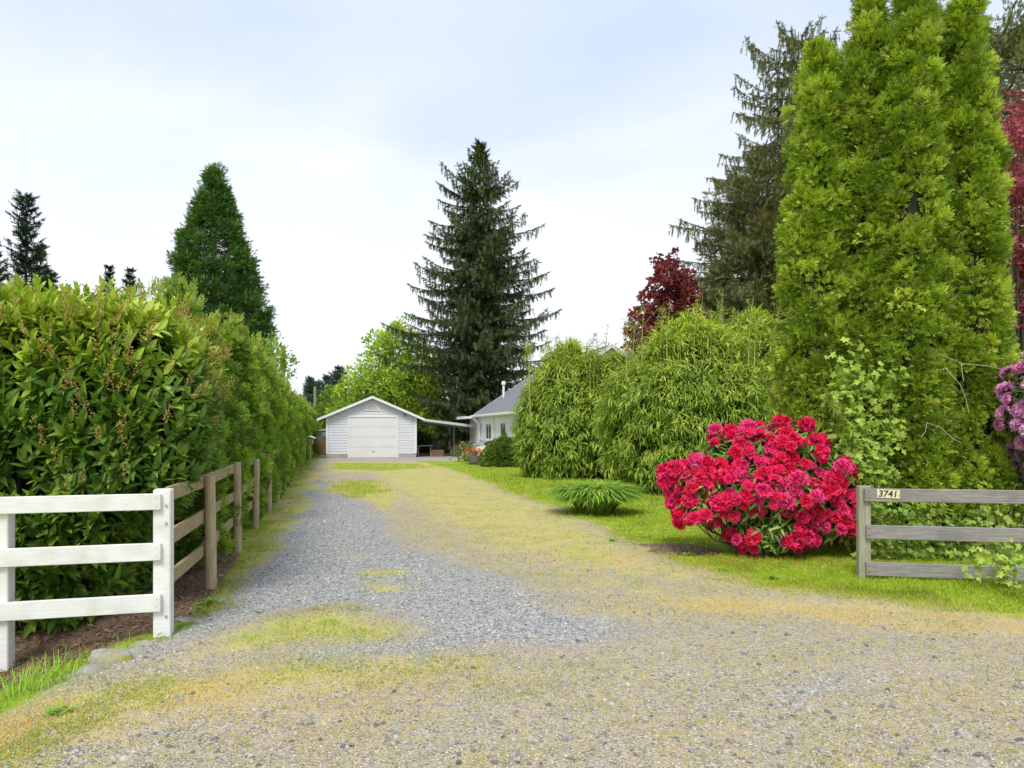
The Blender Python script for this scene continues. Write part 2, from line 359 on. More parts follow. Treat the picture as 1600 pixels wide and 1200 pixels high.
def steps(a, b, h0, lim, gr=1.25):
    xs = list(np.arange(a, b + 1e-6, h0)); h = h0
    x = xs[-1]
    while x < lim: h *= gr; x += h; xs.append(x)
    x = xs[0]; h = h0
    while x > -lim: h *= gr; x -= h; xs.insert(0, x)
    return np.array(xs)
xs = steps(-9, 11, .085, 1500); ys = np.concatenate([steps(2.4, 20, .085, 0.0)[:0], np.arange(2.2, 16, .08), np.arange(16, 30, .14), np.arange(30, 50, .3)])
yy = [ys[0]]; h = .08
while yy[0] > -600: h *= 1.3; yy.insert(0, yy[0] - h)
ys = np.concatenate([yy[:-1], ys]); h = .3; y = ys[-1]; ex = []
while y < 1500: h *= 1.25; y += h; ex.append(y)
ys = np.concatenate([ys, ex])
XX, YY = np.meshgrid(xs, ys); P2 = np.stack([XX.ravel(), YY.ravel()], 1)
zz = zones(P2); ZZ = height(P2[:, 0], P2[:, 1])
nx, ny = len(xs), len(ys)
ii = (np.arange(ny - 1)[:, None] * nx + np.arange(nx - 1)[None]).ravel()
g = G(); g.add(np.column_stack([P2, ZZ]), np.stack([ii, ii + 1, ii + nx + 1, ii + nx], 1))
M_ground, N, L, b = nmat('ground_cover')
def attr(nm):
    a = N.new('ShaderNodeAttribute'); a.attribute_name = nm; return a.outputs['Fac']
tcg = N.new('ShaderNodeTexCoord')
def noise(sc, det=5, rough=.6, st=None):
    n = N.new('ShaderNodeTexNoise'); n.inputs['Scale'].default_value = sc; n.inputs['Detail'].default_value = det; n.inputs['Roughness'].default_value = rough
    if st:
        m_ = N.new('ShaderNodeMapping'); m_.inputs['Scale'].default_value = st; L.new(tcg.outputs['Object'], m_.inputs[0]); L.new(m_.outputs[0], n.inputs['Vector'])
    else: L.new(tcg.outputs['Object'], n.inputs['Vector'])
    return n.outputs['Fac']
def voro(sc, out='Color', feat='F1'):
    v = N.new('ShaderNodeTexVoronoi'); v.inputs['Scale'].default_value = sc; v.feature = feat; L.new(tcg.outputs['Object'], v.inputs['Vector']); return v.outputs[out]
def math_(op, a, b_=None, c=None, clamp=False):
    m_ = N.new('ShaderNodeMath'); m_.operation = op; m_.use_clamp = clamp
    for i, v in enumerate((a, b_, c)):
        if v is None: continue
        if isinstance(v, (int, float)): m_.inputs[i].default_value = v
        else: L.new(v, m_.inputs[i])
    return m_.outputs[0]
def mixc(f, a, b_, bt='MIX'):
    m_ = N.new('ShaderNodeMix'); m_.data_type = 'RGBA'; m_.blend_type = bt
    for s_, v in ((m_.inputs[0], f), (m_.inputs[6], a), (m_.inputs[7], b_)):
        if isinstance(v, (int, float)): s_.default_value = v
        elif isinstance(v, tuple): s_.default_value = v + (1,)
        else: L.new(v, s_)
    return m_.outputs[2]
def ramp(f, stops):
    r = N.new('ShaderNodeValToRGB'); L.new(f, r.inputs[0]); e = r.color_ramp.elements
    while len(e) < len(stops): e.new(.5)
    for i, (p, c) in enumerate(stops): e[i].position = p; e[i].color = c + (1,)
    return r.outputs[0]
def gate(mask, nz, lo=.35, hi=.65, amp=1.0):  # noisy edge
    v = math_('ADD', mask, math_('MULTIPLY', math_('SUBTRACT', nz, .5), amp))
    m_ = N.new('ShaderNodeMapRange'); m_.interpolation_type = 'SMOOTHSTEP'; m_.inputs[1].default_value = lo; m_.inputs[2].default_value = hi; L.new(v, m_.inputs[0]); return m_.outputs[0]
nf = noise(38, 4, .8); nm = noise(3.2, 6, .65); nb = noise(.7, 5, .6); nmid = noise(11, 5, .7)
vs = N.new('ShaderNodeSeparateColor'); L.new(voro(84), vs.inputs[0]); vs2 = N.new('ShaderNodeSeparateColor'); L.new(voro(56), vs2.inputs[0])
mixn = math_('ADD', math_('MULTIPLY', nf, .45), math_('ADD', math_('MULTIPLY', nm, .3), math_('MULTIPLY', nmid, .25)))
grey = ramp(vs2.outputs[0], [(0, (.15, .147, .14)), (.3, (.29, .285, .275)), (.65, (.41, .405, .39)), (1, (.62, .61, .585))])
tan = ramp(vs.outputs[0], [(0, (.15, .13, .10)), (.3, (.36, .31, .24)), (.7, (.48, .42, .33)), (1, (.66, .60, .51))])
tan = mixc(math_('MULTIPLY', gate(nmid, nf, .42, .70, .9), .50), tan, (.44, .40, .12))
nl = noise(1.6, 5, .7)
tan = mixc(math_('MULTIPLY', gate(nl, nmid, .50, .72, 1.2), .6), tan, grey)
tan = mixc(math_('MULTIPLY', gate(noise(2.4, 5, .7, (1.3, .8, 1)), nmid, .46, .72, 1.5), .55), tan, (.54, .43, .20))
tan = mixc(math_('MULTIPLY', gate(noise(.9, 4, .6, (1, 1.6, 1)), nmid, .45, .75, .8), .40), tan, (.55, .43, .34))
tan = mixc(math_('MULTIPLY', gate(noise(4.5, 4, .7), nf, .56, .70, .8), .65), tan, (.34, .36, .07))
base = mixc(gate(attr('grey'), mixn, .35, .65, 3.2), tan, grey)
strawc = ramp(nf, [(.3, (.40, .29, .11)), (.5, (.60, .46, .20)), (.7, (.72, .57, .30))])
base = mixc(math_('MULTIPLY', gate(attr('straw'), mixn, .40, .85, 4.2), .75), base, strawc)
mossc = ramp(math_('ADD', math_('MULTIPLY', nf, .35), math_('MULTIPLY', nl, .65)), [(.36, (.30, .42, .05)), (.45, (.50, .50, .09)), (.53, (.62, .53, .15)), (.62, (.62, .47, .22))])
base = mixc(math_('MULTIPLY', gate(attr('moss'), mixn, .35, .85, 4.6), .82), base, mossc)
base = mixc(gate(attr('apron'), nm, .3, .6, .3), base, ramp(nmid, [(.3, (.34, .31, .28)), (.7, (.46, .43, .39))]))
lawn = ramp(math_('ADD', math_('MULTIPLY', nf, .45), math_('MULTIPLY', nm, .55)), [(.34, (.17, .26, .015)), (.5, (.30, .42, .022)), (.66, (.44, .54, .05))])
lawn = mixc(math_('MULTIPLY', gate(nb, nm, .45, .7, 1.2), .6), lawn, (.46, .48, .07))
lawn = mixc(math_('MULTIPLY', gate(noise(1.9, 5, .7), nmid, .5, .7, .9), .5), lawn, (.13, .24, .02))
base = mixc(gate(math_('MAXIMUM', attr('drive'), attr('apron')), mixn, .30, .70, 3.0), lawn, base)
mul = ramp(nf, [(.35, (.08, .05, .035)), (.5, (.20, .13, .09)), (.62, (.36, .26, .19))])
base = mixc(gate(attr('mulch'), mixn, .4, .6, .9), base, mul)
L.new(base, b.inputs['Base Color']); b.inputs['Roughness'].default_value = .95; b.inputs['Specular IOR Level'].default_value = .2
bp = N.new('ShaderNodeBump'); bp.inputs['Strength'].default_value = .7; bp.inputs['Distance'].default_value = .02
hgt = math_('ADD', math_('MULTIPLY', voro(70, 'Distance'), -1.0), math_('MULTIPLY', nf, .8)); L.new(hgt, bp.inputs['Height']); L.new(bp.outputs[0], b.inputs['Normal'])
gnd = g.obj('ground', M_ground, smooth=True); tag(gnd, kind='structure')
for k, v in zz.items():
    a = gnd.data.attributes.new(k, 'FLOAT', 'POINT'); a.data.foreach_set('value', v.astype(np.float32))

# ---- loose gravel, dry moss and grass that nobody could count
def T_stone(seed):
    r = random.Random(seed); V = []; 
    for (x, y, z) in [(1, 0, 0), (.3, .95, 0), (-.8, .6, 0), (-.8, -.6, 0), (.3, -.95, 0), (.4, .3, .65), (-.5, .25, .6), (-.1, -.5, .6)]:
        V.append((x * r.uniform(.7, 1.2), y * r.uniform(.7, 1.2), z * r.uniform(.7, 1.2) - .12))
    Fc = [(5, 6, 7), (0, 1, 5), (1, 6, 5), (1, 2, 6), (2, 3, 6), (3, 7, 6), (3, 4, 7), (4, 0, 7), (0, 5, 7)]
    return np.array(V), np.array(Fc), np.ones(8)
def zrot(n, tilt=.25):
    a = rng.random(n) * 2 * math.pi; z = unit(np.column_stack([rng.normal(size=n) * tilt, rng.normal(size=n) * tilt, np.ones(n)]))
    x = unit(np.cross(np.column_stack([np.cos(a), np.sin(a), np.zeros(n)]), z)); y = np.cross(z, x)
    return np.stack([x, y, z], -1)
def spread(n, d0, d1, half=.86, pw=1.0):     # points in front of the camera, denser near
    u = rng.random(n); D = 1 / (1 / d0 ** pw * (1 - u) + 1 / d1 ** pw * u) ** (1 / pw)
    X = (rng.random(n) * 2 - 1) * half * D; return np.column_stack([X, D])
peb = G()
P = spread(120000, 3.2, 18, .88, 1.6); q = zones(P)
wt = q['drive'] * (.30 + .7 * q['grey']) * (1 - .8 * q['moss']) * (1 - .6 * q['straw']) * (1 - q['mulch'])
k = rng.random(len(P)) < wt * (0.4 + .9 * fbm(P * 2, 21)); P = P[k]; gq = q['grey'][k] + (rng.random(len(P)) - .5) * .6
n = len(P); sz = (.004 + .008 * rng.random(n) ** 3) * (1 + .5 * (gq > .5)) * np.clip(P[:, 1] / 8, .8, 1.6)
ct = pick([(.54, .48, .39), (.38, .33, .26), (.24, .21, .18), (.62, .56, .47), (.48, .39, .24)], n, .25); cg = pick([(.38, .375, .365), (.24, .235, .23), (.48, .475, .46), (.62, .61, .59), (.16, .16, .16)], n, .2)
cc = np.where((gq > .5)[:, None], cg, ct); pz = height(P[:, 0], P[:, 1]); kk = rng.integers(0, 4, n)
for t in range(4):
    m = kk == t; scatter(peb, T_stone(t), np.column_stack([P[m], pz[m] + sz[m] * .1]), zrot(m.sum()), sz[m], cc[m])
tag(peb.obj('gravel', M_peb), 'loose grey and tan gravel stones over the driveway', 'gravel', kind='stuff')

P = spread(2600, 3.3, 12, .88, 1.5); q = zones(P); P = P[(rng.random(len(P)) < q['drive'] * (1 - .6 * q['moss'])) & (fbm(P * 1.7, 23) > .42)]; n = len(P); st_ = .012 + .014 * rng.random(n) ** 2   # bigger scattered stones
pg = G(); kk = rng.integers(0, 4, n); cc = pick([(.38, .35, .31), (.22, .20, .18), (.46, .43, .39), (.30, .29, .29), (.13, .12, .12)], n, .2)
for t in range(4): m = kk == t; scatter(pg, T_stone(t + 5), np.column_stack([P[m], height(P[m, 0], P[m, 1]) + st_[m] * .1]), zrot(m.sum()), st_[m], cc[m])
tag(pg.obj('loose_stones', M_peb), 'larger loose stones scattered over the gravel drive', 'stones', kind='stuff')
def blades(P, ln, wd, col, g, lean=.45, T=T_blade(1, .12, .3, 2)):
    n = len(P); d = unit(np.column_stack([rng.normal(size=n) * lean, rng.normal(size=n) * lean, np.ones(n)]))
    nr = unit(np.column_stack([rng.normal(size=n), rng.normal(size=n) - .6, np.zeros(n)]))
    wd = wd + np.zeros(n); ln = ln + np.zeros(n); sc = np.column_stack([wd / .12, ln, ln]); scatter(g, T, np.column_stack([P, height(P[:, 0], P[:, 1]) - .004]), frames(d, nr), sc, col)
gg = G()
P = spread(300000, 6.5, 34, .88, .9); q = zones(P); keep = rng.random(len(P)) < (1 - q['drive']) ** .8 * (1 - .85 * q['mulch']) * (1 - q['apron']); P = P[keep]
P = P[(P[:, 0] > -.27 * P[:, 1] - 1.2)]
P = P[rng.random(len(P)) < np.clip(1.4 - .0 * P[:, 1], 0, 1)]
n = len(P); pt = np.clip((fbm(P * 1.3, 31)[:, None] - .35) * 3, 0, 1); dk = np.clip((fbm(P * 2.1, 36)[:, None] - .5) * 5, 0, 1) * .45; edge = np.clip(zones(P)['drive'] * 2, 0, 1)[:, None]
c = pick([(.30, .44, .022), (.40, .54, .035), (.22, .34, .02), (.50, .56, .07)], n, .2) * (1 - .25 * pt) + pt * np.array([.10, .07, .0]); c = c * (1 - dk); c = c * (1 - edge * .6) + edge * .6 * np.array([.52, .46, .11])
ln = (.025 + .04 * rng.random(n)) * (.6 + .9 * fbm(P * 2.3, 33)) * np.clip(P[:, 1] / 12, 1, 1.6)
blades(P, ln, .006 * np.clip(P[:, 1] / 8, 1, 3), c, gg)
P = spread(9000, 4.2, 8.2, .95, 1.0); q = zones(P); P = P[(q['drive'] < .45) & (P[:, 0] < -2.9) & (P[:, 1] < 5.9) & (rng.random(len(P)) < .75)]
n = len(P); blades(P, .035 + .07 * rng.random(n) ** 2, .007, pick([(.22, .40, .03), (.34, .5, .05), (.16, .3, .02)], n, .2), gg)
P = np.array(gx(70, 1060)) + rng.normal(size=(160, 2)) * .13; blades(P, .07 + .15 * rng.random(160), .008, pick([(.34, .52, .08), (.26, .44, .05)], 160), gg, .25)
tag(gg.obj('grass', M_grass), 'short bright green lawn grass beside the driveway', 'grass', kind='stuff')
gm = G()
P = spread(380000, 3.2, 20, .88, 1.25); q = zones(P); dens = 1.25 * q['drive'] * np.maximum(np.clip(q['moss'] * 1.0 - .18, 0, 1), .9 * q['straw'] - .2) * (1 - q['mulch']) + .06 * q['drive'] * (1 - q['grey']) + .03 * q['drive']
fb = .65 * fbm(P * 2.2, 41) + .35 * fbm(P * 9, 42); keep = rng.random(len(P)) < dens * np.clip((fb - .34) * 4, 0, 1); P = P[keep]; st = (q['straw'] - q['moss'] * .7)[keep] + rng.normal(size=len(P)) * .3
n = len(P); c = np.where((st > .05)[:, None], pick([(.66, .50, .20), (.56, .38, .12), (.72, .58, .30)], n), pick([(.50, .50, .08), (.36, .43, .05), (.60, .50, .12), (.26, .40, .04)], n))
grn = (fbm(P * .8, 44) > .56)[:, None] * (rng.random((n, 1)) < .6); c = np.where(grn, pick([(.30, .42, .04), (.22, .36, .03)], n), c)
blades(P, .014 + .024 * rng.random(n), .0045 * np.clip(P[:, 1] / 5, 1, 3), c, gm, .9)
tag(gm.obj('dry_grass', M_grass), 'sparse yellow and straw coloured grass growing through the gravel', 'dry grass', kind='stuff')
gl = G()
P = np.concatenate([spread(30000, 4.5, 14, .8, 1.2)]); q = zones(P); P = P[rng.random(len(P)) < q['mulch'] * .8]; n = len(P)
scatter(gl, T_leaf(1, .45, .1, -.2, 2), np.column_stack([P, height(P[:, 0], P[:, 1]) + .008]), zrot(n, .5), .03 + .05 * rng.random(n), pick([(.22, .11, .05), (.36, .22, .11), (.12, .07, .04), (.45, .32, .2)], n, .25))
tag(gl.obj('leaf_litter', M_leaf), 'brown fallen leaves and bark on the bare soil', 'leaf litter', kind='stuff')
gf = G(); P = np.column_stack([rng.uniform(1.6, 4.2, 500), rng.uniform(10.2, 15, 500)]); P = P[fbm(P * 1.5, 50) > .5]; n = len(P)
scatter(gf, T_lobed(1), np.column_stack([P, height(P[:, 0], P[:, 1]) + .05]), zrot(n, .3), .028, pick([(.85, .75, .1), (.8, .8, .5)], n))
tag(gf.obj('lawn_flowers', M_leaf), 'tiny yellow and white flowers dotted in the lawn', 'wild flowers', kind='stuff')

# ------------------------------------------------------------ fences
TH = math.atan(.2624)                        # drive, fence, garage and house share this heading
u2 = np.array([math.cos(TH), math.sin(TH)]); v2 = np.array([-math.sin(TH), math.cos(TH)])
def fx(D): return -1.35 - .2624 * D          # the wooden fence line
def board(g, a, b, z0, z1, th, off=0, c=None, be=.006, zb=None):   # plank from a to b (2-D), th thick, optional different end heights
    a = np.array(a, float); b = np.array(b, float); d = b - a; ln = np.linalg.norm(d); d /= ln; nn = np.array([d[1], -d[0]])
    gt = G(); gt.box(0, ln, off - th / 2, off + th / 2, 0, z1 - z0, c, be); V = gt.p[0][0].copy()
    zz_ = z0 + ((zb if zb is not None else z0) - z0) * V[:, 0] / ln + V[:, 2]
    W = np.column_stack([a[0] + d[0] * V[:, 0] + nn[0] * V[:, 1], a[1] + d[1] * V[:, 0] + nn[1] * V[:, 1], zz_])
    n0 = g.n; g.add(W, gt.p[0][1], c); g.p.append((np.zeros((0, 3)), gt.p[1][1] + n0, np.zeros((0, 3))))
# white fence in the foreground
wf = thing('white_fence', 'white painted three-rail fence standing in front of the laurel hedge', 'fence', (0, 0, 0))
A = np.array([-4.14, 5.53]); B = np.array([-2.98, 5.83]); dW = unit(B - A); nW = np.array([dW[1], -dW[0]])
A3 = A - dW * 1.2
for c_, z0, z1, nm in ((B, -.06, 1.235, 1), (A, -.30, 1.15, 0), (A3, -.3, 1.15, 0)):
    g = G(); board(g, c_ - dW * .068 - nW * .02, c_ + dW * .068 - nW * .02, z0, z1, .136, 0, None, .008); p = g.obj('post', M_white, wf)
    if nm:
        for zb in (.16, .95, 1.10):
            g2 = G(); q = c_ + nW * .052 + dW * .035; tube(g2, [(q[0], q[1], zb), (q[0] + nW[0] * .008, q[1] + nW[1] * .008, zb)], .010); g2.obj('bolt', M_conc, p)
for z0, z1 in ((1.067, 1.204), (.641, .788), (.209, .357)):
    g = G(); board(g, A3 - dW * .05, B + dW * .0, z0 , z1, .036, .068, None, .005); g.obj('rail', M_white, wf)
g = G()
for z_ in (1.10, 1.17, .68, .75, .25, .32):
    for c_ in (B - dW * .03, A): q = c_ + nW * .087; g = G(); tube(g, [(q[0], q[1], z_), (q[0] + nW[0] * .0025, q[1] + nW[1] * .0025, z_)], .0045, (.45, .42, .38), 8); g.obj('nail', M_vc, wf)
# wooden post and rail fence
pf = thing('post_and_rail_fence', 'brown wooden post and rail fence running along the cedar hedge', 'fence')
Dp = [7.47]; 
while Dp[-1] < 50: Dp.append(Dp[-1] + 2.32 + random.uniform(-.12, .12))
for i, D in enumerate(Dp):
    g = G(); hgt_ = 1.235 + random.uniform(-.03, .05); x = fx(D) + random.uniform(-.02, .02); lx = random.uniform(-.02, .02)
    tube(g, [(x, D, -.1), (x + lx * .5, D, .6), (x + lx, D, hgt_ - .012), (x + lx, D, hgt_)], [.062, .059, .057, .050], k=14); g.obj('post', M_post, pf, smooth=False)
prev = np.array([-3.0, 5.93])
for i, D in enumerate(Dp):
    cur = np.array([fx(D) - .075, D]); o = np.array([-.0, 0])
    for z in (1.115, .735, .37):
        if i > 14: continue
        g = G(); board(g, prev + o, cur + o + unit(cur - prev) * .0, z + random.uniform(-.012, .012), z + .13, .036, 0 if i % 2 else .003, None, .004, zb=z + random.uniform(-.012, .012)); g.obj('rail', M_wood, pf)
    prev = cur
# grey fence at the right with its house number
gfz = thing('grey_fence', 'weathered grey three-rail fence carrying house number 3741 at the right', 'fence')
a = np.array([4.10, 7.94]); b_ = np.array([7.2, 7.45]); dG = unit(b_ - a); nG = np.array([dG[1], -dG[0]])
for c_, top in ((a, 1.085), (b_, 1.07)):
    g = G(); board(g, c_ - dG * .065, c_ + dG * .065, -.1, top, .10, -.03, None, .006); g.obj('post', M_greyv, gfz)
for j, (z0, z1) in enumerate(((.91, 1.062), (.478, .638), (.055, .212))):
    g = G(); board(g, a - dG * (.02 if j == 0 else -.0), b_ + dG * .3, z0, z1, .042, .045, None, .006, zb=z0 - .006 * j); g.obj('rail', M_grey, gfz)
    for zz_ in (z0 + .04, z1 - .04):
        q = a + dG * .03 + nG * .066; gn_ = G(); tube(gn_, [(q[0], q[1], zz_), (q[0] + nG[0] * .003, q[1] + nG[1] * .003, zz_)], .006, (.07, .06, .05), 8); gn_.obj('bolt', M_vc, gfz)
s0 = a + dG * .11 + nG * (.045 + .0225); g = G(); pl = []
g = G(); board(g, s0, s0 + dG * .245, .958, 1.056, .006, .0045, (.74, .66, .42), .001, zb=.95); plate = g.obj('number_plate', M_vc, gfz)
for k_, ch in enumerate('3741'):
    cu = bpy.data.curves.new('t', 'FONT'); cu.body = ch; cu.size = .105; cu.extrude = .0015; cu.offset = .0016; cu.shear = .12; cu.align_x = 'CENTER'
    to = bpy.data.objects.new('t', cu); COL.objects.link(to); dg = bpy.context.evaluated_depsgraph_get()
    me = bpy.data.meshes.new_from_object(to.evaluated_get(dg)); bpy.data.objects.remove(to)
    md = bpy.data.materials.get('digit_paint') or surf('digit_paint', (.06, .045, .03), .6, .1, 20, 0)
    me.materials.clear(); me.materials.append(md); me.name = 'digit'
    do = bpy.data.objects.new('digit', me); COL.objects.link(do); do.parent = plate; q = s0 + dG * (.036 + .052 * k_) + nG * .0095
    do.location = (q[0], q[1], .972 - .0015 * k_); do.rotation_euler = (R(90), R(2), math.atan2(dG[1], dG[0]))
g = G()
q = s0 + dG * .237 + nG * .010; tube(g, [(q[0], q[1], .985), (q[0] + nG[0] * .002, q[1] + nG[1] * .002, .985)], .006, (.3, .15, .03)); g.obj('screw', M_vc, plate)

# ------------------------------------------------------------ garage with carport
O = (-11.03, 40.6, 0)
ga = thing('garage', 'white lap-sided garage with closed roll-up door and side carport at end of drive', 'garage', O, TH)
W_, Dp_ = 5.31, 7.0; RX = 2.66; RZ = 3.72; SL = .43
def rz_(x): return RZ - SL * abs(x - RX)
def siding(g, zlo, zhi, spans, y=0.0, axis='x', step=.16, out=-1):   # lapped boards; spans(z) -> list of (a, b)
    z = zlo
    while z < zhi - .01:
        z1 = min(z + step, zhi)
        for s0_, s1_ in spans((z + z1) / 2):
            if s1_ - s0_ < .02: continue
            for (p, q_, r_, t_) in (((s0_, y + out * .026, z), (s1_, y + out * .026, z), (s1_, y + out * .004, z1), (s0_, y + out * .004, z1)), ((s0_, y + out * .004, z), (s1_, y + out * .004, z), (s1_, y + out * .026, z), (s0_, y + out * .026, z))):
                V = [p, q_, r_, t_]
                if axis == 'y': V = [(v[1], v[0], v[2]) for v in V]
                g.add(V, [(0, 1, 2, 3)])
        z = z1
g = G()
def sp(z):
    half = (RZ - .14 - z) / SL; x0 = max(0, RX - half); x1 = min(W_, RX + half)
    if z < 2.50: return [(x0, 1.23), (4.24, x1)]
    return [(x0, x1)]
siding(g, .25, 3.56, sp)
siding(g, .25, 2.42, lambda z: [(0, Dp_)], 0.0, 'y', out=-1); siding(g, .25, 2.42, lambda z: [(0, Dp_)], W_, 'y', out=1)
# solid body behind the boards
prof = [(0, .25), (W_, .25), (W_, 2.44), (RX, RZ - .13), (0, 2.44)]
V = [(x, .004, z) for x, z in prof] + [(x, Dp_, z) for x, z in prof]
g.add(V, [(0, 1, 2, 3, 4), (9, 8, 7, 6, 5)]); g.add(V, [(i, i + 5, (i + 1) % 5 + 5, (i + 1) % 5) for i in range(5)])
g.obj('wall', M_side, ga)
g = G(); g.box(-.01, 1.23, -.03, .0, -.1, .25); g.box(4.24, W_ + .01, -.03, .0, -.1, .25); g.box(-.01, 0.25, .001, Dp_, -.1, .249); g.box(W_ - .25, W_ + .01, .001, Dp_, -.1, .249); g.obj('foundation', M_conc, ga)
for x0, x1 in ((-.035, .09), (W_ - .09, W_ + .035)):
    g = G(); g.box(x0, x1, -.055, -.0265, .25, rz_(x0 if x0 < 1 else x1) - .17, None, .004); g.obj('corner_board', M_trim, ga)
def roofslab(pts, th):                       # pts (x,z) top line, extruded along y
    g = G(); return g
def slab(g, x0, z0, x1, z1, y0, y1, th):
    V = [(x0, y0, z0), (x1, y0, z1), (x1, y1, z1), (x0, y1, z0), (x0, y0, z0 - th), (x1, y0, z1 - th), (x1, y1, z1 - th), (x0, y1, z0 - th)]
    g.add(V, [(0, 1, 2, 3), (7, 6, 5, 4), (0, 4, 5, 1), (1, 5, 6, 2), (2, 6, 7, 3), (3, 7, 4, 0)])
g = G(); slab(g, -.50, rz_(-.5), RX, RZ, -.30, Dp_ + .3, .07); slab(g, RX, RZ, 5.80, rz_(5.80), -.30, Dp_ + .3, .07); rf = g.obj('roof', M_roof, ga)
g = G(); slab(g, -.52, rz_(-.52) + .012, RX, RZ + .012, -.345, -.302, .155); slab(g, RX, RZ + .012, 5.80, rz_(5.80) + .012, -.345, -.302, .155); slab(g, -.56, rz_(-.56), -.505, rz_(-.505), -.345, Dp_ + .3, .12); g.obj('fascia', M_trim, rf)
g = G(); slab(g, 5.72, 2.36, 8.68, 1.99, -.25, 6.6, .06); cr = g.obj('carport_roof', M_roof, ga)
g = G(); slab(g, 5.80, 2.365, 8.70, 2.01, -.30, -.255, .15); slab(g, 8.70, 2.0, 8.74, 1.995, -.30, 6.6, .12); g.obj('fascia', surf('aged_white_board', (.56, .55, .51), .7, .1, 10, .1), cr)
g = G()
for k_ in range(7): slab(g, 5.75, 2.29, 8.66, 1.925, .1 + k_ * 1.0, .15 + k_ * 1.0, .11)
g.obj('rafter', M_greyv, cr); 
for px_, py_ in ((8.35, 4.1), (8.45, 6.4), (8.4, 1.9)):
    g = G(); g.box(px_ - .06, px_ + .06, py_ - .06, py_ + .06, -.05, 1.98, None, .005); g.obj('carport_post', surf('grey_post_paint', (.42, .43, .44), .7, .1), ga) if py_ > 2 else None
# door
g = G(); g.box(1.33, 4.14, -.012, .0, 0, 2.44)
rows = 4
for r_ in range(rows):
    z0 = .02 + r_ * .6; g.box(1.335, 4.135, -.030, -.0125, z0, z0 + .588, None, .004)
    for c_ in range(4):
        x0 = 1.40 + c_ * .69; g.box(x0, x0 + .60, -.034, -.0305, z0 + .10, z0 + .50, None, .002)
dr_ = g.obj('garage_door', M_door, ga)
g = G(); g.box(2.66, 2.80, -.065, -.0425, .36, .39, (.2, .2, .2)); g.obj('handle', M_vc, dr_)
g = G(); g.box(1.23, 1.33, -.060, -.0, 0, 2.44, None, .004); g.box(4.14, 4.24, -.060, -.0, 0, 2.44, None, .004); g.box(1.23, 4.24, -.062, -.0, 2.442, 2.54, None, .004); g.obj('door_frame', M_trim, ga)
# half-round gable vent
g = G(); cx, cz = RX, 2.84; th = np.linspace(0, math.pi, 17)
o_ = [(cx + .42 * math.cos(t), cz + .42 * math.sin(t)) for t in th]; i_ = [(cx + .32 * math.cos(t), cz + .06 + .31 * math.sin(t)) for t in th]
V = [(x, -.06, z) for x, z in o_] + [(x, -.06, z) for x, z in i_] + [(x, -.0, z) for x, z in o_]
g.add(V, [(k_, k_ + 1, k_ + 18, k_ + 17) for k_ in range(16)] + [(k_, k_ + 34, k_ + 35, k_ + 1) for k_ in range(16)]); g.add([(cx - .42, -.06, cz), (cx + .42, -.06, cz), (cx + .32, -.06, cz + .06), (cx - .32, -.06, cz + .06)], [(0, 1, 2, 3)])
vt = g.obj('gable_vent', M_trim, ga, fixn=False)
g = G(); g.add([(x, -.045, z) for x, z in i_], [tuple(range(17))], (.62, .55, .50))
for k_ in range(5): z = cz + .09 + k_ * .055; hw = math.sqrt(max(.31 ** 2 - (z - cz - .06) ** 2, 0)); g.box(cx - hw, cx + hw, -.056, -.0455, z, z + .02, (.66, .60, .56))
g.obj('louvre', M_vc, vt)
g = G(); tube(g, [(4.62, -.03, 2.66), (4.62, -.10, 2.66), (4.62, -.13, 2.62)], [.03, .05, .06], (.12, .12, .13)); tube(g, [(4.62, -.13, 2.62), (4.62, -.17, 2.54)], [.055, .09], (.2, .2, .22)); g.obj('wall_lamp', M_vc, ga)
# things under the carport
def loc(o, x, y, z=0): return (o[0] + u2[0] * x + v2[0] * y, o[1] + u2[1] * x + v2[1] * y, z)
t = thing('picnic_table', 'weathered low picnic table standing under the carport', 'table', loc(O, 5.95, 1.2), TH)
g = G(); [g.box(-.5, .5, -.4 + k_ * .16, -.4 + k_ * .16 + .145, .66, .70, None, .004) for k_ in range(5)]; g.obj('tabletop', M_grey, t)
for x_ in (-.4, .4):
    g = G(); tube(g, [(x_, -.5, 0), (x_, .25, .66)], .035, k=6); tube(g, [(x_ + .07, .5, 0), (x_ + .07, -.25, .66)], .035, k=6); g.obj('leg', M_post, t)
t = thing('barbecue', 'black covered barbecue under the carport beside the table', 'barbecue', loc(O, 6.75, 2.0), TH)
g = G(); tube(g, [(0, 0, .15), (0, 0, .7), (0, 0, 1.0), (0, 0, 1.12)], [.33, .38, .34, .14], k=16); g.obj('cover', M_dark, t, smooth=True)
for x_ in (-.2, .2):
    g = G(); tube(g, [(x_ - .02, -.2, .08), (x_ + .02, -.2, .08)], .08, k=12); g.obj('wheel', M_dark, t)
t = thing('wooden_crate', 'low reddish brown wooden crate on the ground under the carport', 'crate', loc(O, 6.75, .9), TH)
g = G()
for z in (.03, .17, .31):
    g.box(-.38, .38, -.26, -.24, z, z + .11, None, .003); g.box(-.38, .38, .24, .26, z, z + .11, None, .003); g.box(-.38, -.36, -.239, .239, z, z + .11, None, .003); g.box(.36, .38, -.239, .239, z, z + .11, None, .003)
g.obj('slats', surf('reddish_wood', (.24, .13, .08), .8, .3, 12, .3), t)
g = G(); g.box(-.36, .36, -.239, .239, .0, .025); g.obj('bottom', M_post, t)

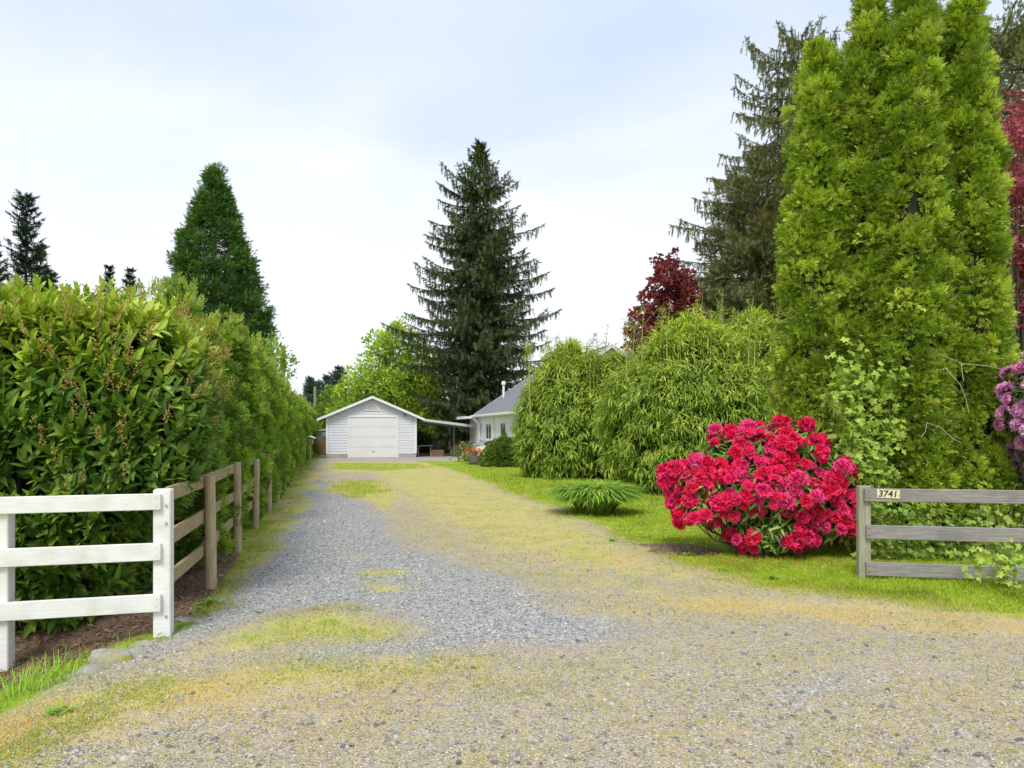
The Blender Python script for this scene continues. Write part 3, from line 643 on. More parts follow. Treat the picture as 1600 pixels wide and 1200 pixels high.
# ------------------------------------------------------------ house
HO = (.42, 32.68, 0)
ho = thing('house', 'white sided house with steep grey shingle roof behind the bamboo', 'house', HO, TH)
HL, HW, EXT = 9.4, 9.1, 3.1; HX = 4.55; HZ = 5.92; HS = .678
def hz_(x): return HZ - HS * abs(x - HX)
wins = [(6.2, 7.5, 1.18, 2.02), (8.72, 9.2, 1.22, 2.02), (2.9, 3.9, 1.18, 2.05)]
g = G()
def spf(z):
    s = [(0.0, HL + EXT)]
    for a0, a1, z0, z1 in wins:
        if z0 - .08 < z < z1 + .08:
            s2 = []
            for p_, q_ in s:
                if a0 > p_: s2.append((p_, a0 - .07))
                if a1 < q_: s2.append((a1 + .07, q_))
            s = [x for x in s2 if x[0] < x[1]]
            s = [x for x in s2 if x[1] > x[0]]
    return s
def spf(z):
    cuts = sorted([(a0 - .07, a1 + .07) for a0, a1, z0, z1 in wins if z0 - .09 < z < z1 + .09]); s = []; p_ = 0.0
    for a0, a1 in cuts: s.append((p_, a0)); p_ = a1
    s.append((p_, HL + EXT)); return s
siding(g, .3, 2.62, spf, 0.0, 'y', .15, -1)
def spg(z):
    half = (HZ - .16 - z) / HS; return [(max(0, HX - half), min(HW, HX + half))]
siding(g, .3, 5.7, spg, 0.0, 'x', .15, -1)
prof = [(0, -.1), (HW, -.1), (HW, hz_(HW) - .16), (HX, HZ - .16), (0, hz_(0) - .16)]
V = [(x, .0, z) for x, z in prof] + [(x, HL, z) for x, z in prof]; V = [(x + (.003 if x == 0 else 0), y, z) for x, y, z in V]
g.add(V, [(0, 1, 2, 3, 4), (9, 8, 7, 6, 5)]); g.add(V, [(i, i + 5, (i + 1) % 5 + 5, (i + 1) % 5) for i in range(5)])
g.box(.003, HW - .2, HL + .001, HL + EXT, -.1, 2.36)
g.obj('wall', surf('house_siding', (.78, .79, .80), .6, .04, 12, .08, dirt=(.62, .63, .62, .3), dscale=1.2), ho)
g = G(); slab(g, -.35, hz_(-.35), HX, HZ, -.30, HL + .35, .10); slab(g, HX, HZ, HW + .35, hz_(HW + .35), -.30, HL + .35, .10); rf = g.obj('roof', M_roof, ho)
g = G(); slab(g, -.36, hz_(-.36) + .012, HX, HZ + .012, -.345, -.302, .20); g.obj('bargeboard', M_trim, rf); g = G(); slab(g, HX, HZ + .012, HW + .36, hz_(HW + .36) + .012, -.345, -.302, .20); g.obj('bargeboard', M_trim, rf)
g = G(); slab(g, -.36, hz_(-.36) + .012, HX, HZ + .012, HL + .352, HL + .39, .20); g.obj('bargeboard', M_trim, rf)
g = G(); g.box(-.47, -.352, -.3, HL + .35, hz_(-.35) - .13, hz_(-.35) - .015, None, .01); g.box(-.345, -.0, -.29, HL + .34, hz_(-.35) - .15, hz_(-.35) - .11); gu = g.obj('gutter', M_trim, rf)
g = G(); tube(g, [(-.41, HL - .2, 2.48), (-.40, HL - .2, 2.38), (-.08, HL - .1, 2.12), (-.08, HL - .1, 1.2), (-.08, HL - .1, .1)], .045, k=8); g.obj('downspout', M_trim, ho)
g = G(); tube(g, [(-.41, HL + .2, 2.48), (-.36, HL + .25, 2.35), (-.10, HL - .5, 2.0), (-.10, HL - .5, 1.9)], .04, k=8); g.obj('downspout', M_trim, ho)
g = G(); slab(g, -.78, 2.50, HW - .1, 2.62, HL + .40, HL + EXT + .3, .08); e = g.obj('extension_roof', M_roof, ho)
g = G(); g.box(-.83, -.785, HL + .40, HL + EXT + .3, 2.36, 2.53); slab(g, -.78, 2.51, -.36, 2.515, HL + .352, HL + .398, .13); g.obj('fascia', M_trim, e)
g = G(); tube(g, [(1.2, HL - 1.2, hz_(1.2) - .1), (1.2, HL - 1.2, hz_(1.2) + .75)], .07, k=10); tube(g, [(1.2, HL - 1.2, hz_(1.2) + .75), (1.2, HL - 1.2, hz_(1.2) + .80), (1.2, HL - 1.2, hz_(1.2) + .95)], [.13, .13, .10], k=10); g.obj('flue_pipe', M_trim, rf)
for k_, (yy_, zz_) in enumerate(((3.2, .3), (5.0, 1.8))):
    x_ = .8 + zz_ * .8; g = G(); g.box(x_ - .12, x_ + .12, yy_ - .1, yy_ + .1, hz_(x_) - .1, hz_(x_) + .22, (.12, .12, .13)); g.obj('roof_vent', M_vc, rf)
for a0, a1, z0, z1 in wins:
    g = G()
    for (p0, p1, q0, q1) in ((a0 - .07, a0, z0 - .08, z1 + .08), (a1, a1 + .07, z0 - .08, z1 + .08), (a0, a1, z1, z1 + .08), (a0, a1, z0 - .08, z0)): g.box(-.05, -.0, p0, p1, q0, q1, None, .003)
    m_ = (a0 + a1) / 2; g.box(-.042, -.006, m_ - .02, m_ + .02, z0, z1); fr = g.obj('window', M_trim, ho)
    g = G(); g.box(-.02, -.006, a0, m_ - .021, z0, z1); g.box(-.02, -.006, m_ + .021, a1, z0, z1); g.obj('pane', M_glass, fr)
    g = G(); g.box(-.09, -.0, a0 - .1, a1 + .1, z0 - .125, z0 - .082, None, .004); g.obj('sill', M_trim, fr)
g = G(); g.box(-.12, -.03, 5.3, 5.5, 1.3, 1.75, (.75, .76, .76), .01); tube(g, [(-.07, 5.4, 1.75), (-.07, 5.4, 2.4)], .025, (.7, .7, .7)); g.obj('meter_box', M_vc, ho)
# storage box by the wall
t = thing('storage_bin', 'white box with slanted grey lid against the house wall', 'box', loc(HO, -.45, 7.4), TH)
g = G(); g.box(-.3, .3, -.6, .6, 0, .78, None, .01); g.obj('body', M_trim, t)
g = G(); V = [(-.36, -.66, .80), (.36, -.66, 1.05), (.36, .66, 1.05), (-.36, .66, .80), (-.36, -.66, .785), (.36, -.66, 1.0), (.36, .66, 1.0), (-.36, .66, .785)]
g.add(V, [(0, 1, 2, 3), (7, 6, 5, 4), (0, 4, 5, 1), (1, 5, 6, 2), (2, 6, 7, 3), (3, 7, 4, 0)]); g.obj('lid', surf('grey_lid', (.28, .29, .3), .6), t)

# ------------------------------------------------------------ plants
def shootcloud(g, C, outw, k, T, size, cols, up=.5, spreadv=.8, rc=.12, jit=.15, wts=None, nrm_up=.6, outk=.6):
    """k leaves round each clump centre C, pointing away from the plant and up"""
    n = len(C) * k; i = np.repeat(np.arange(len(C)), k)
    off = unit(rnd(n)) * (rng.random((n, 1)) ** .5)
    rc = np.broadcast_to(np.asarray(rc, float), (len(C),))[i][:, None]
    pos = C[i] + off * rc
    d = unit(off * spreadv + outw[i] * outk + np.array([0, 0, up]) + rnd(n, .35))
    nr = unit(outw[i] * .6 + np.array([0, 0, nrm_up]) + rnd(n, .45))
    base = pick(cols, len(C), jit, wts)[i]; col = np.clip(base * (.82 + .36 * rng.random((n, 1))), 0, 1)
    s = size * (.7 + .6 * rng.random(n)) * np.broadcast_to(1.0, (n,))
    Ts = T if isinstance(T, list) else [T]; kk = rng.integers(0, len(Ts), n)
    for t in range(len(Ts)):
        m = kk == t; scatter(g, Ts[t], pos[m], frames(d[m], nr[m]), s[m], col[m])
def revolve(g, prof, seg=18, c=(.03, .035, .015), ns=0, amp=.1, freq=1.5, squash=(1, 1)):   # dark inner mass of dead twigs
    V = []; 
    for r_, z in prof:
        th = np.arange(seg) / seg * 2 * math.pi
        P = np.column_stack([np.cos(th) * r_ * squash[0], np.sin(th) * r_ * squash[1], np.full(seg, z)]); k_ = 1 + (fbm(P * freq + ns, ns) - .5) * 2 * amp
        P[:, :2] *= k_[:, None]; V.append(P)
    V = np.concatenate(V); m = len(prof); q = [(i * seg + j, i * seg + (j + 1) % seg, (i + 1) * seg + (j + 1) % seg, (i + 1) * seg + j) for i in range(m - 1) for j in range(seg)]
    g.add(V, q, c)

# --- columnar cedar
TC = [(.32, .45, .035), (.42, .54, .05), (.17, .27, .022), (.52, .61, .085), (.26, .40, .038)]
def thuja(height_, rad, nclump, k, size, rc, cols, seed, lean=(0, 0), low=.0, tip=.5, front=.5, base=.8, tp=.3):
    """a column of billowing lobes, each lobe a ball of flat scaly sprays"""
    g = G(); fr = rng.random(nclump) < front * 2 - 1; ph = rng.random(nclump) * 2 * math.pi
    ph[fr] = -math.pi / 2 + (rng.random(fr.sum()) - .5) * math.pi * 1.1; t = rng.random(nclump)
    def prof(t): return rad * np.clip(1 - t ** 7, 0, 1) ** tip * (base + (1 - base) * np.clip(t / .18, 0, 1)) * (1.12 - tp * t)
    z = low + t * (height_ - low) * .985
    lump = fbm(np.column_stack([np.cos(ph) * 1.6, np.sin(ph) * 1.6, z * 1.5]) + seed * 7, seed)
    r_ = np.maximum(prof(t) * (.72 + .50 * lump) - rc * .5 + rng.normal(size=nclump) * .06, .02)
    C = np.column_stack([np.cos(ph) * r_ + lean[0] * z / height_, np.sin(ph) * r_ + lean[1] * z / height_, z])
    ow = unit(np.column_stack([np.cos(ph), np.sin(ph), np.full(nclump, .25) + 2 * t ** 6]))
    rcs = rc * (.65 + .75 * rng.random(nclump)); n = nclump * k; i = np.repeat(np.arange(nclump), k)
    off = unit(rnd(n) + ow[i] * .9); pos = C[i] + off * rcs[i][:, None] * (.35 + .65 * rng.random((n, 1)) ** .5) * [1, 1, 1.15]
    d = unit(off * 1.0 + ow[i] * .2 + np.array([0, 0, .22]) + rnd(n, .36)); nr = unit(rnd(n) + ow[i] * .7 + np.array([0, 0, .6]))
    base_ = pick(cols, nclump, .22)[i]; depth = np.clip((off * ow[i]).sum(1), 0, 1)[:, None]
    col = np.clip(base_ * (.8 + .4 * rng.random((n, 1))), 0, 1); old = (rng.random(n) < .07); col[old] = pick([(.20, .15, .05), (.13, .14, .03)], old.sum())
    s = size * (.7 + .6 * rng.random(n)); kk = rng.integers(0, len(FANS), n)
    for q in range(len(FANS)): m = kk == q; scatter(g, FANS[q], pos[m], frames(d[m], nr[m]), s[m], col[m])
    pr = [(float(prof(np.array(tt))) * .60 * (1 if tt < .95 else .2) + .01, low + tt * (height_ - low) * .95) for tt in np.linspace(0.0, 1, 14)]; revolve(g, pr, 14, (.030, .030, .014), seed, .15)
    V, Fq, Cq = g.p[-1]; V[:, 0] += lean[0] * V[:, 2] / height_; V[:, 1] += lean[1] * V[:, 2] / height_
    gt = G(); tube(gt, [(0, 0, -.1), (0, 0, low + .3), (lean[0] * .9, lean[1] * .9, height_ * .88)], [.09, .08, .02])
    return g, gt
# the tall clump at the right
spec = [(4.66, 10.8, 74, .49, 0, 'leftmost spire of the tall arborvitae clump behind the red rhododendron'),
        (5.12, 11.3, 84, .46, 0, 'slim arborvitae set back between the leftmost spire and the tallest group'),
        (5.48, 10.6, -10, .48, 0, 'tall arborvitae rising above the climbing light-leaved shrub'),
        (5.95, 10.2, -30, .50, 0, 'frontmost central arborvitae of the clump, behind the house number'),
        (6.40, 10.7, -35, .49, 0, 'tallest arborvitae, set back just right of the frontmost column'),
        (6.80, 10.2, 0, .49, 0, 'arborvitae with the bare pale branch lying across its face'),
        (7.14, 10.9, 66, .46, 0, 'right-hand arborvitae spire standing against the pale pine'),
        (7.30, 10.6, 316, .34, 0, 'short arborvitae at the right end of the clump beside the pink rhododendron')]
for i, (x, y, py, rad, _, lab) in enumerate(spec):
    h_ = H + (HY - py) / F * y
    t = thing('arborvitae', lab, 'tree', (x, y, 0), 0, 'tall arborvitae trees in a clump')
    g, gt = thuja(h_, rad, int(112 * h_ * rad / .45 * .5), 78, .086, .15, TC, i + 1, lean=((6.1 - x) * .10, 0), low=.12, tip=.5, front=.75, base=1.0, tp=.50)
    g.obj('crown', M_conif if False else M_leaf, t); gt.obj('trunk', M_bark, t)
# the clipped row at the left
HC = [(.20, .35, .026), (.27, .43, .038), (.12, .23, .018), (.35, .48, .06)]
proto = []
for s in range(4):
    g, gt = thuja(3.22, .50, 200, 58, .088, .135, HC, 20 + s, low=.10, tip=.8, base=.75, tp=.42)
    k_ = 50; C = np.column_stack([rng.normal(size=k_) * .18, rng.normal(size=k_) * .18, rng.uniform(2.95, 3.42, k_)])   # pale new tips
    shootcloud(g, C, np.tile([0, 0, 1.], (k_, 1)), 5, FANS, .10, [(.38, .44, .06), (.3, .4, .05)], 1.2, .4, .06)
    t = thing('cedar_tree', 'cedar', 'tree'); g.obj('crown', M_leaf, t); gt.obj('trunk', M_bark, t); proto.append(t)
ordn = ['first', 'second', 'third', 'fourth', 'fifth', 'sixth', 'seventh', 'eighth', 'ninth', 'tenth', 'eleventh', 'twelfth']
D = 8.75; i = 0; row_ = []
while D < 62:
    c_ = proto[i] if i < 4 else copy_tree(proto[i % 4])
    c_.location = (fx(D) - (.64 if D < 14 else .54) + random.uniform(-.08, .12), D, 0); c_.rotation_euler = (0, 0, random.uniform(0, 6.28)); s_ = random.uniform(.95, 1.05) * (1.0 if D < 11.5 else 1.04 if D < 20 else .96); c_.scale = (random.uniform(.92, 1.08),) * 2 + (s_,)
    c_['label'] = f'{ordn[i]} cedar of the clipped hedge row counting from the laurel' if i < 12 else 'distant cedar in the far end of the clipped hedge row beside the garage'
    row_.append(c_)
    c_['group'] = 'cedars of the clipped hedge row'; D += 1.12 + random.uniform(-.10, .12); i += 1

th_ = lambda k_: ordn[k_] if k_ < 12 else ['thirteenth', 'fourteenth', 'fifteenth', 'sixteenth', 'seventeenth', 'eighteenth', 'nineteenth', 'twentieth'][k_ - 12]
for k_ in range(len(Dp) - 1):
    gp = [c for c in row_[12:] if Dp[k_] <= c.location.y < Dp[k_ + 1]]
    for m_, c in enumerate(gp): c['label'] = ('the' if len(gp) == 1 else ('nearer', 'farther')[m_] if len(gp) == 2 else ('nearest', 'middle', 'farthest')[min(m_, 2)]) + f' hedge cedar standing just past the {th_(k_)} round wooden fence post'
for q in range(1, 9): row_[-q]['label'] = f'{ordn[q - 1]} cedar of the hedge row counting back from its far end beyond the garage'
# --- laurel hedge
la = thing('laurel_hedge', 'large glossy green cherry laurel hedge behind the white fence', 'hedge', (-5.78, 7.42, 0))
def laurel_pt(n):
    """points and outward normals on a rounded block"""
    hx, hy, hz = 2.45, 1.45, 3.10; P = []; Nn = []
    fr = rng.random(n); m1 = fr < .44; m2 = (fr >= .44) & (fr < .66); m3 = (fr >= .66) & (fr < .92); m4 = fr >= .92
    p = np.zeros((n, 3)); nn = np.zeros((n, 3)); a = rng.random((n, 2))
    p[m1] = np.column_stack([(a[m1, 0] * 2 - 1) * hx, np.full(m1.sum(), -hy), a[m1, 1] * hz]); nn[m1] = (0, -1, 0)
    p[m2] = np.column_stack([np.full(m2.sum(), hx), (a[m2, 0] * 2 - 1) * hy, a[m2, 1] * hz]); nn[m2] = (1, 0, 0)
    p[m3] = np.column_stack([(a[m3, 0] * 2 - 1) * hx, (a[m3, 1] * 2 - 1) * hy, np.full(m3.sum(), hz)]); nn[m3] = (0, 0, 1)
    p[m4] = np.column_stack([np.where(a[m4, 0] < .5, -hx, (a[m4, 0] - .5) * 4 * hx - hx), np.where(a[m4, 0] < .5, (a[m4, 0] * 4 - 1) * hy, hy), a[m4, 1] * hz]); nn[m4] = (-.5, .8, 0)
    # round the edges
    c = np.array([0, 0, hz / 2]); q = (p - c) / np.array([hx, hy, hz / 2]); e = 4.5; s = (np.abs(q[:, 0]) ** e + np.abs(q[:, 1]) ** e + np.where(q[:, 2] > 0, np.abs(q[:, 2]), 0) ** e) ** (-1 / e)
    q2 = q * s[:, None]; q2[:, 2] = np.where(q[:, 2] < 0, q[:, 2], q2[:, 2]); p = c + q2 * np.array([hx, hy, hz / 2])
    nn = unit(nn * .6 + unit(q2 ** 3 / np.array([hx, hy, hz / 2])) * 1.0)
    p = p + nn * ((fbm(p * 1.6, 61) - .5) * .50)[:, None]
    p[:, 0] -= .2624 * (p[:, 1]) * (p[:, 0] > 0) * (p[:, 0] / hx)
    k_ = np.clip((1.55 - p[:, 2]) / 1.1, 0, 1); p[:, 0] -= .62 * k_ * k_ * (3 - 2 * k_) * np.clip(p[:, 0] / hx, 0, 1)
    return p, nn
TL = [T_leaf(1, .42, .07, -.18, 4), T_leaf(1, .38, .10, -.30, 4), T_leaf(1, .46, .05, -.05, 4)]
g = G(); n = 2900; p, nn = laurel_pt(n); k = 8
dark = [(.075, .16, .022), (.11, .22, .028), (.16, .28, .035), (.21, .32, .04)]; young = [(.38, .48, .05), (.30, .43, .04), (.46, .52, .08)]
def whorl(g, p, axis, k, T, size, col, open_=(.5, 1.2), jit=.2):
    """k leaves set round each shoot axis"""
    n = len(p); i = np.repeat(np.arange(n), k); j = np.tile(np.arange(k), n); ax = unit(axis)[i]
    ref = unit(np.cross(ax, np.tile([.3, .2, .9], (n * k, 1)) + 1e-3)); r2 = np.cross(ax, ref); a = j * 2.4 + rng.random(n * k) * .6
    rad = ref * np.cos(a)[:, None] + r2 * np.sin(a)[:, None]; f = 1 - j / k; op = open_[0] + (open_[1] - open_[0]) * f + rng.normal(size=n * k) * .12
    d = unit(ax * np.cos(op)[:, None] + rad * np.sin(op)[:, None]); base = p[i] + ax * ((j / k - 1) * size * 1.3)[:, None]
    nr = unit(ax * np.sin(op)[:, None] - rad * np.cos(op)[:, None] * .6 + np.array([0, 0, .5]) + rnd(n * k, .25))
    c = np.clip(col[i] * (1 + (rng.random((n * k, 1)) - .5) * 2 * jit), 0, 1); s = size * (.65 + .55 * rng.random(n * k)); Ts = T if isinstance(T, list) else [T]; kk = rng.integers(0, len(Ts), n * k)
    for t in range(len(Ts)): m = kk == t; scatter(g, Ts[t], base[m], frames(d[m], nr[m]), s[m], c[m])
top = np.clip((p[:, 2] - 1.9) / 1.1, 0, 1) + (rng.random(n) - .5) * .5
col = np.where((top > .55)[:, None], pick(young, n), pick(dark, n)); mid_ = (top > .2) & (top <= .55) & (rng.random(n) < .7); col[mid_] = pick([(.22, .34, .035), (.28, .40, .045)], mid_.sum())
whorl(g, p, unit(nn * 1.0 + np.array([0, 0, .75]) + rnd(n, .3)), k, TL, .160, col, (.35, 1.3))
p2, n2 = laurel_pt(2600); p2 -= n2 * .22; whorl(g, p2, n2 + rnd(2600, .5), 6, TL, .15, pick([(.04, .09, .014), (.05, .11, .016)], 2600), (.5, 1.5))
p3, n3 = laurel_pt(2600); m = p3[:, 2] > 2.6; p3 = p3[m][:330]; n3 = n3[m][:330]; hh = .06 + .18 * rng.random(len(p3)) ** 2                 # upright new shoots
whorl(g, p3 + np.column_stack([hh * 0, hh * 0, hh]), np.tile([0, 0, 1.], (len(p3), 1)) + rnd(len(p3), .18), 7, TL, .11, pick(young, len(p3)), (.15, .8))
g.obj('foliage', M_gloss, la)
g = G(); pk, nk = laurel_pt(2200); m = (pk[:, 2] > 1.1) & (rng.random(2200) < .15 + .7 * np.clip(pk[:, 2] - 1.5, 0, 1)) & (pk[:, 2] < 2.95); pk = pk[m][:270]; nk = nk[m][:270]; n = len(pk)   # spent flower spikes
i = np.repeat(np.arange(n), 34); ax = unit(nk * .5 + np.array([0, 0, 1.]) + rnd(n, .15)); tt = rng.random(len(i)); dd = unit(rnd(len(i)) + ax[i] * .4)
pos = pk[i] + nk[i] * .07 + ax[i] * (tt * .18)[:, None] + dd * .010
scatter(g, T_flat(), pos, frames(dd), .024, pick([(.44, .29, .10), (.34, .21, .07), (.52, .38, .15)], len(i)))
g.obj('flower_spikes', M_leaf, la)
g = G()
for _ in range(46):
    x = rng.uniform(-2.2, 1.4); y = rng.uniform(-1.15, 1.1); tx, ty = x * 1.12 + rng.normal() * .1, y * 1.15 + rng.normal() * .1
    tube(g, [(x, y, -.25), (x * 1.03, y * 1.03, .8), (tx * .92, ty * .9, 2.5 + rng.normal() * .15)], [.03, .022, .006], k=6)
g.obj('stems', M_bark, la)
g = G()
pr = G(); V = []
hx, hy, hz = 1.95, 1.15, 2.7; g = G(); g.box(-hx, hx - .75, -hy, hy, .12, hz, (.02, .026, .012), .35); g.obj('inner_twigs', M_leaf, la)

# --- spruces and other conifers
TN = [T_needles(9, .46, .13, s, .35) for s in (1, 2)]
def conifer(height_, maxr, prof, whorls, arms, cols, droop=.25, uptip=.15, twig=.55, hang=.3, sdn=1, clear=.0, step=.34, sag=.0, side=.55, trad=.3, density=1., wob=.25):
    """trunk, whorled arms with side shoots; crown is one mesh, trunk and limbs another"""
    g = G(); gt = G(); r = random.Random(sdn)
    zs = np.linspace(clear, height_ * .985, whorls); Pp = []; Dd = []; Sc = []
    tube(gt, [(0, 0, -.2), (0.02 * height_ * .1, 0, height_ * .4), (0, 0.03, height_ * .8), (0, 0, height_)], [trad, trad * .72, trad * .26, trad * .05], k=9)
    for z in zs:
        t = z / height_; L0 = maxr * prof(t)
        na = max(3, int(arms * (1 if t < .85 else .7)))
        a0 = r.uniform(0, 6.28)
        for j in range(na):
            if r.random() > density: continue
            a = a0 + j / na * 6.283 + r.uniform(-.3, .3); ln = L0 * r.uniform(1 - wob * 1.6, 1 + wob * .5); zz_ = z + r.uniform(-.25, .25)
            m = max(4, int(ln / step)); s = np.linspace(0, 1, m + 1); el = (.35 if t > .8 else .0)
            zc = zz_ + ln * (el * s - droop * s * (1.3 - s) * 1.6 * (1 - t * .7) + uptip * s ** 3 ) - sag * s * ln * (1 - t)
            hor = ln * s; P = np.column_stack([np.cos(a) * hor, np.sin(a) * hor, zc])
            if ln > .7: tube(gt, P[::max(1, m // 4)], np.linspace(max(.03, ln * .014), .008, len(P[::max(1, m // 4)])), k=4)
            T = unit(np.gradient(P, axis=0)); sdv = np.array([-math.sin(a), math.cos(a), 0])
            for q in range(1, m + 1):
                if s[q] < .12 and ln > 1.2: continue
                wl = side * (1.15 - s[q]) * min(ln, 3.2) * .45 + twig * .35
                for sg in (-1, 1):
                    # a side shoot of several twig pieces
                    nseg = max(1, int(wl / (twig * .62))); p = P[q].copy()
                    d = unit(T[q] * .75 + sdv * sg * .9 + np.array([0, 0, -.08 - hang * .4]) + np.array([r.gauss(0, .12) for _ in range(3)]))
                    for e in range(nseg):
                        Pp.append(p.copy()); Dd.append(d.copy()); Sc.append(twig * r.uniform(.8, 1.25)); p = p + d * twig * .62; d = unit(d + np.array([0, 0, -.12 * hang * 3]) + T[q] * .1)
                    for _h in range(2 if hang > .8 else 1):
                      if hang > 0 and r.random() < hang * 1.6:
                        hp = P[q] + T[q] * r.uniform(-.5, .5) * step + sdv * sg * wl * r.uniform(0, .9); dh = unit(np.array([r.gauss(0, .18), r.gauss(0, .18), -1.]))
                        for e in range(1 + int(hang * 3 * r.random())): Pp.append(hp + dh * e * twig * .7); Dd.append(dh); Sc.append(twig * r.uniform(.8, 1.2))
                Pp.append(P[q]); Dd.append(T[q]); Sc.append(twig)
    Pp = np.array(Pp); Dd = np.array(Dd); Sc = np.array(Sc); n = len(Pp)
    cl = fbm(Pp * .9, 70 + sdn)[:, None]; c = pick(cols, n, .25) * (.75 + .5 * cl)
    nr = unit(np.array([0, 0, 1.]) + rnd(n, .5)); hg = Dd[:, 2] < -.7; nr[hg] = unit(rnd(hg.sum()) * [1, 1, .1])
    kk = rng.integers(0, 2, n)
    for t in range(2): m = kk == t; scatter(g, TN[t], Pp[m], frames(Dd[m], nr[m]), Sc[m], c[m])
    return g, gt
def put(name, label, cat, loc_, g, gt, mat=M_conif, group=None, rz=0):
    t = thing(name, label, cat, loc_, rz, group); g.obj('crown', mat, t); gt.obj('trunk', M_bark, t); return t
def cone_tree(h_, rad, n, k, size, rc, cols, sdn, pf=lambda t: (1 - t) ** .8, low=.5):
    g = G(); t = 1 - (1 - rng.random(n)) ** .62; ph = rng.random(n) * 6.283; z = low + t * (h_ - low)
    lay = .95 + .10 * np.sin(z * 3.1 + ph * 2); rr = rad * np.array([pf(q) for q in t]) * (.45 + .55 * rng.random(n) ** .35) * lay
    C = np.column_stack([np.cos(ph) * rr, np.sin(ph) * rr, z - rr * .06]); ow = unit(np.column_stack([np.cos(ph), np.sin(ph), np.full(n, .2)]))
    shootcloud(g, C, ow, k, TN, size, cols, .25, .9, rc * (.7 + .7 * rng.random(n)), .22)
    gt = G(); tube(gt, [(0, 0, -.2), (0, 0, h_ * .5), (0, 0, h_ * .97)], [h_ * .02, h_ * .012, h_ * .002])
    for q in range(0, n, 4): tube(gt, [(0, 0, C[q, 2] - .1), tuple(C[q] * .55 + np.array([0, 0, C[q, 2] * .45])), tuple(C[q])], [.06, .04, .015], k=4)
    return g, gt
SP = [(.06, .10, .04), (.095, .13, .045), (.14, .15, .05), (.04, .075, .035)]
D = 53.; x, y, z = at(750, 222, D)
g, gt = conifer(z, 7.3, lambda t: float(np.interp(t, [0, .25, .34, .43, .6, .72, .83, .93, 1], [.7, .86, 1, .97, .74, .60, .40, .15, .02])) * (.86 + .14 * math.sin(t * 47)), 39, 9, SP, .20, .14, .44, .62, 3, 1.0, .25, side=.78, trad=.38, sag=.10, wob=.36)
put('spruce_tree', 'tall dark spruce with drooping boughs rising behind the garage and house', 'tree', (x, y, 0), g, gt)
# big weeping spruce at the right
D = 32.; x, y, z = at(1248, 50, D)
SR = [(.15, .18, .055), (.19, .21, .065), (.11, .13, .045), (.22, .20, .08)]
g, gt = conifer(z, 6.6, lambda t: float(np.interp(t, [0, .38, .48, .58, .72, .88, .95, 1], [1, 1, .9, .76, .62, .46, .25, .03])), 38, 8, SR, .10, .12, .27, .95, 5, 1.0, .24, trad=.33, sag=.12, side=.5, wob=.32, density=.92)
g2, gt2 = cone_tree(z * .74, 6.1, 1350, 36, .28, .50, SR, 41, lambda t: 1 - .42 * t if t < .92 else .4, low=.8); g.add(g2.p[0][0], g2.p[0][1], g2.p[0][2]); g.add(g2.p[1][0], g2.p[1][1] - len(g2.p[0][0]), g2.p[1][2])
put('weeping_spruce', 'large weeping spruce with hanging twigs and sparse top left of the arborvitae', 'tree', (x, y, 0), g, gt, M_leaf)
# dense cone-shaped conifer at the left
D = 60.; x, y, z = at(333, 257, D)
g, gt = cone_tree(z, 4.55, 1900, 44, .36, .58, [(.09, .19, .035), (.14, .26, .05), (.055, .13, .028)], 4, lambda t: float(np.interp(t, [0, .3, .45, .61, .79, .9, 1], [1, 1.06, 1.04, .80, .46, .22, .01])))
t = put('cone_conifer', 'dense dark green cone-shaped conifer towering over the cedar hedge', 'tree', (x + .1, y, 0), g, gt)
# far left conifers
FL = [(.03, .058, .032), (.02, .045, .028)]
def farcon(px, py, D, rad, lab, cols=FL, wh=26, arms=7, dens=1., pf=None, tw=.7, mat=M_conif, name='fir_tree'):
    x, y, z = at(px, py, D); g, gt = conifer(z, rad, pf or (lambda t: (1 - t) ** .8 * (.7 + .3 * math.sin(t * 31)) + .03), wh, arms, cols, .12, .2, tw, .25, int(px) + 3, 2, .6, trad=.3, density=dens, wob=.45)
    return put(name, lab, 'tree', (x, y, 0), g, gt, mat)
farcon(40, 305, 70, 5.6, 'sparse dark fir with irregular top, tallest tree at the far left', wh=38, dens=.85, pf=lambda t: (.95 - t * .9) * (.55 + .45 * math.sin(t * 55) ** 2) + .07)
farcon(-12, 380, 64, 5.0, 'broad dark fir cut off by the left edge of the photo', [(.035, .08, .03)], wh=30)
farcon(62, 382, 74, 3.4, 'slim pale fir just right of the tallest far-left fir', [(.06, .085, .045)], wh=28)
farcon(78, 425, 66, 3.0, 'small fir peeping over the laurel beside the far-left group', [(.05, .085, .035)], wh=22)
farcon(170, 416, 95, 4.2, 'left one of two small firs peeping over the laurel hedge', wh=26)
farcon(203, 420, 95, 5.2, 'right one of two small firs peeping over the laurel hedge', [(.035, .075, .03)], wh=26)
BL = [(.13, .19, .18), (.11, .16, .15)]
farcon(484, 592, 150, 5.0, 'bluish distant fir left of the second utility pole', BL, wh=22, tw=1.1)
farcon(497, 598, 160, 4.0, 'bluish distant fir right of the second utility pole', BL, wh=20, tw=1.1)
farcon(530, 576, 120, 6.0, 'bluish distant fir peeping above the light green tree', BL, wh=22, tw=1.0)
farcon(512, 588, 125, 4.5, 'small bluish distant fir at the left of the light green tree', BL, wh=22, tw=1.0)
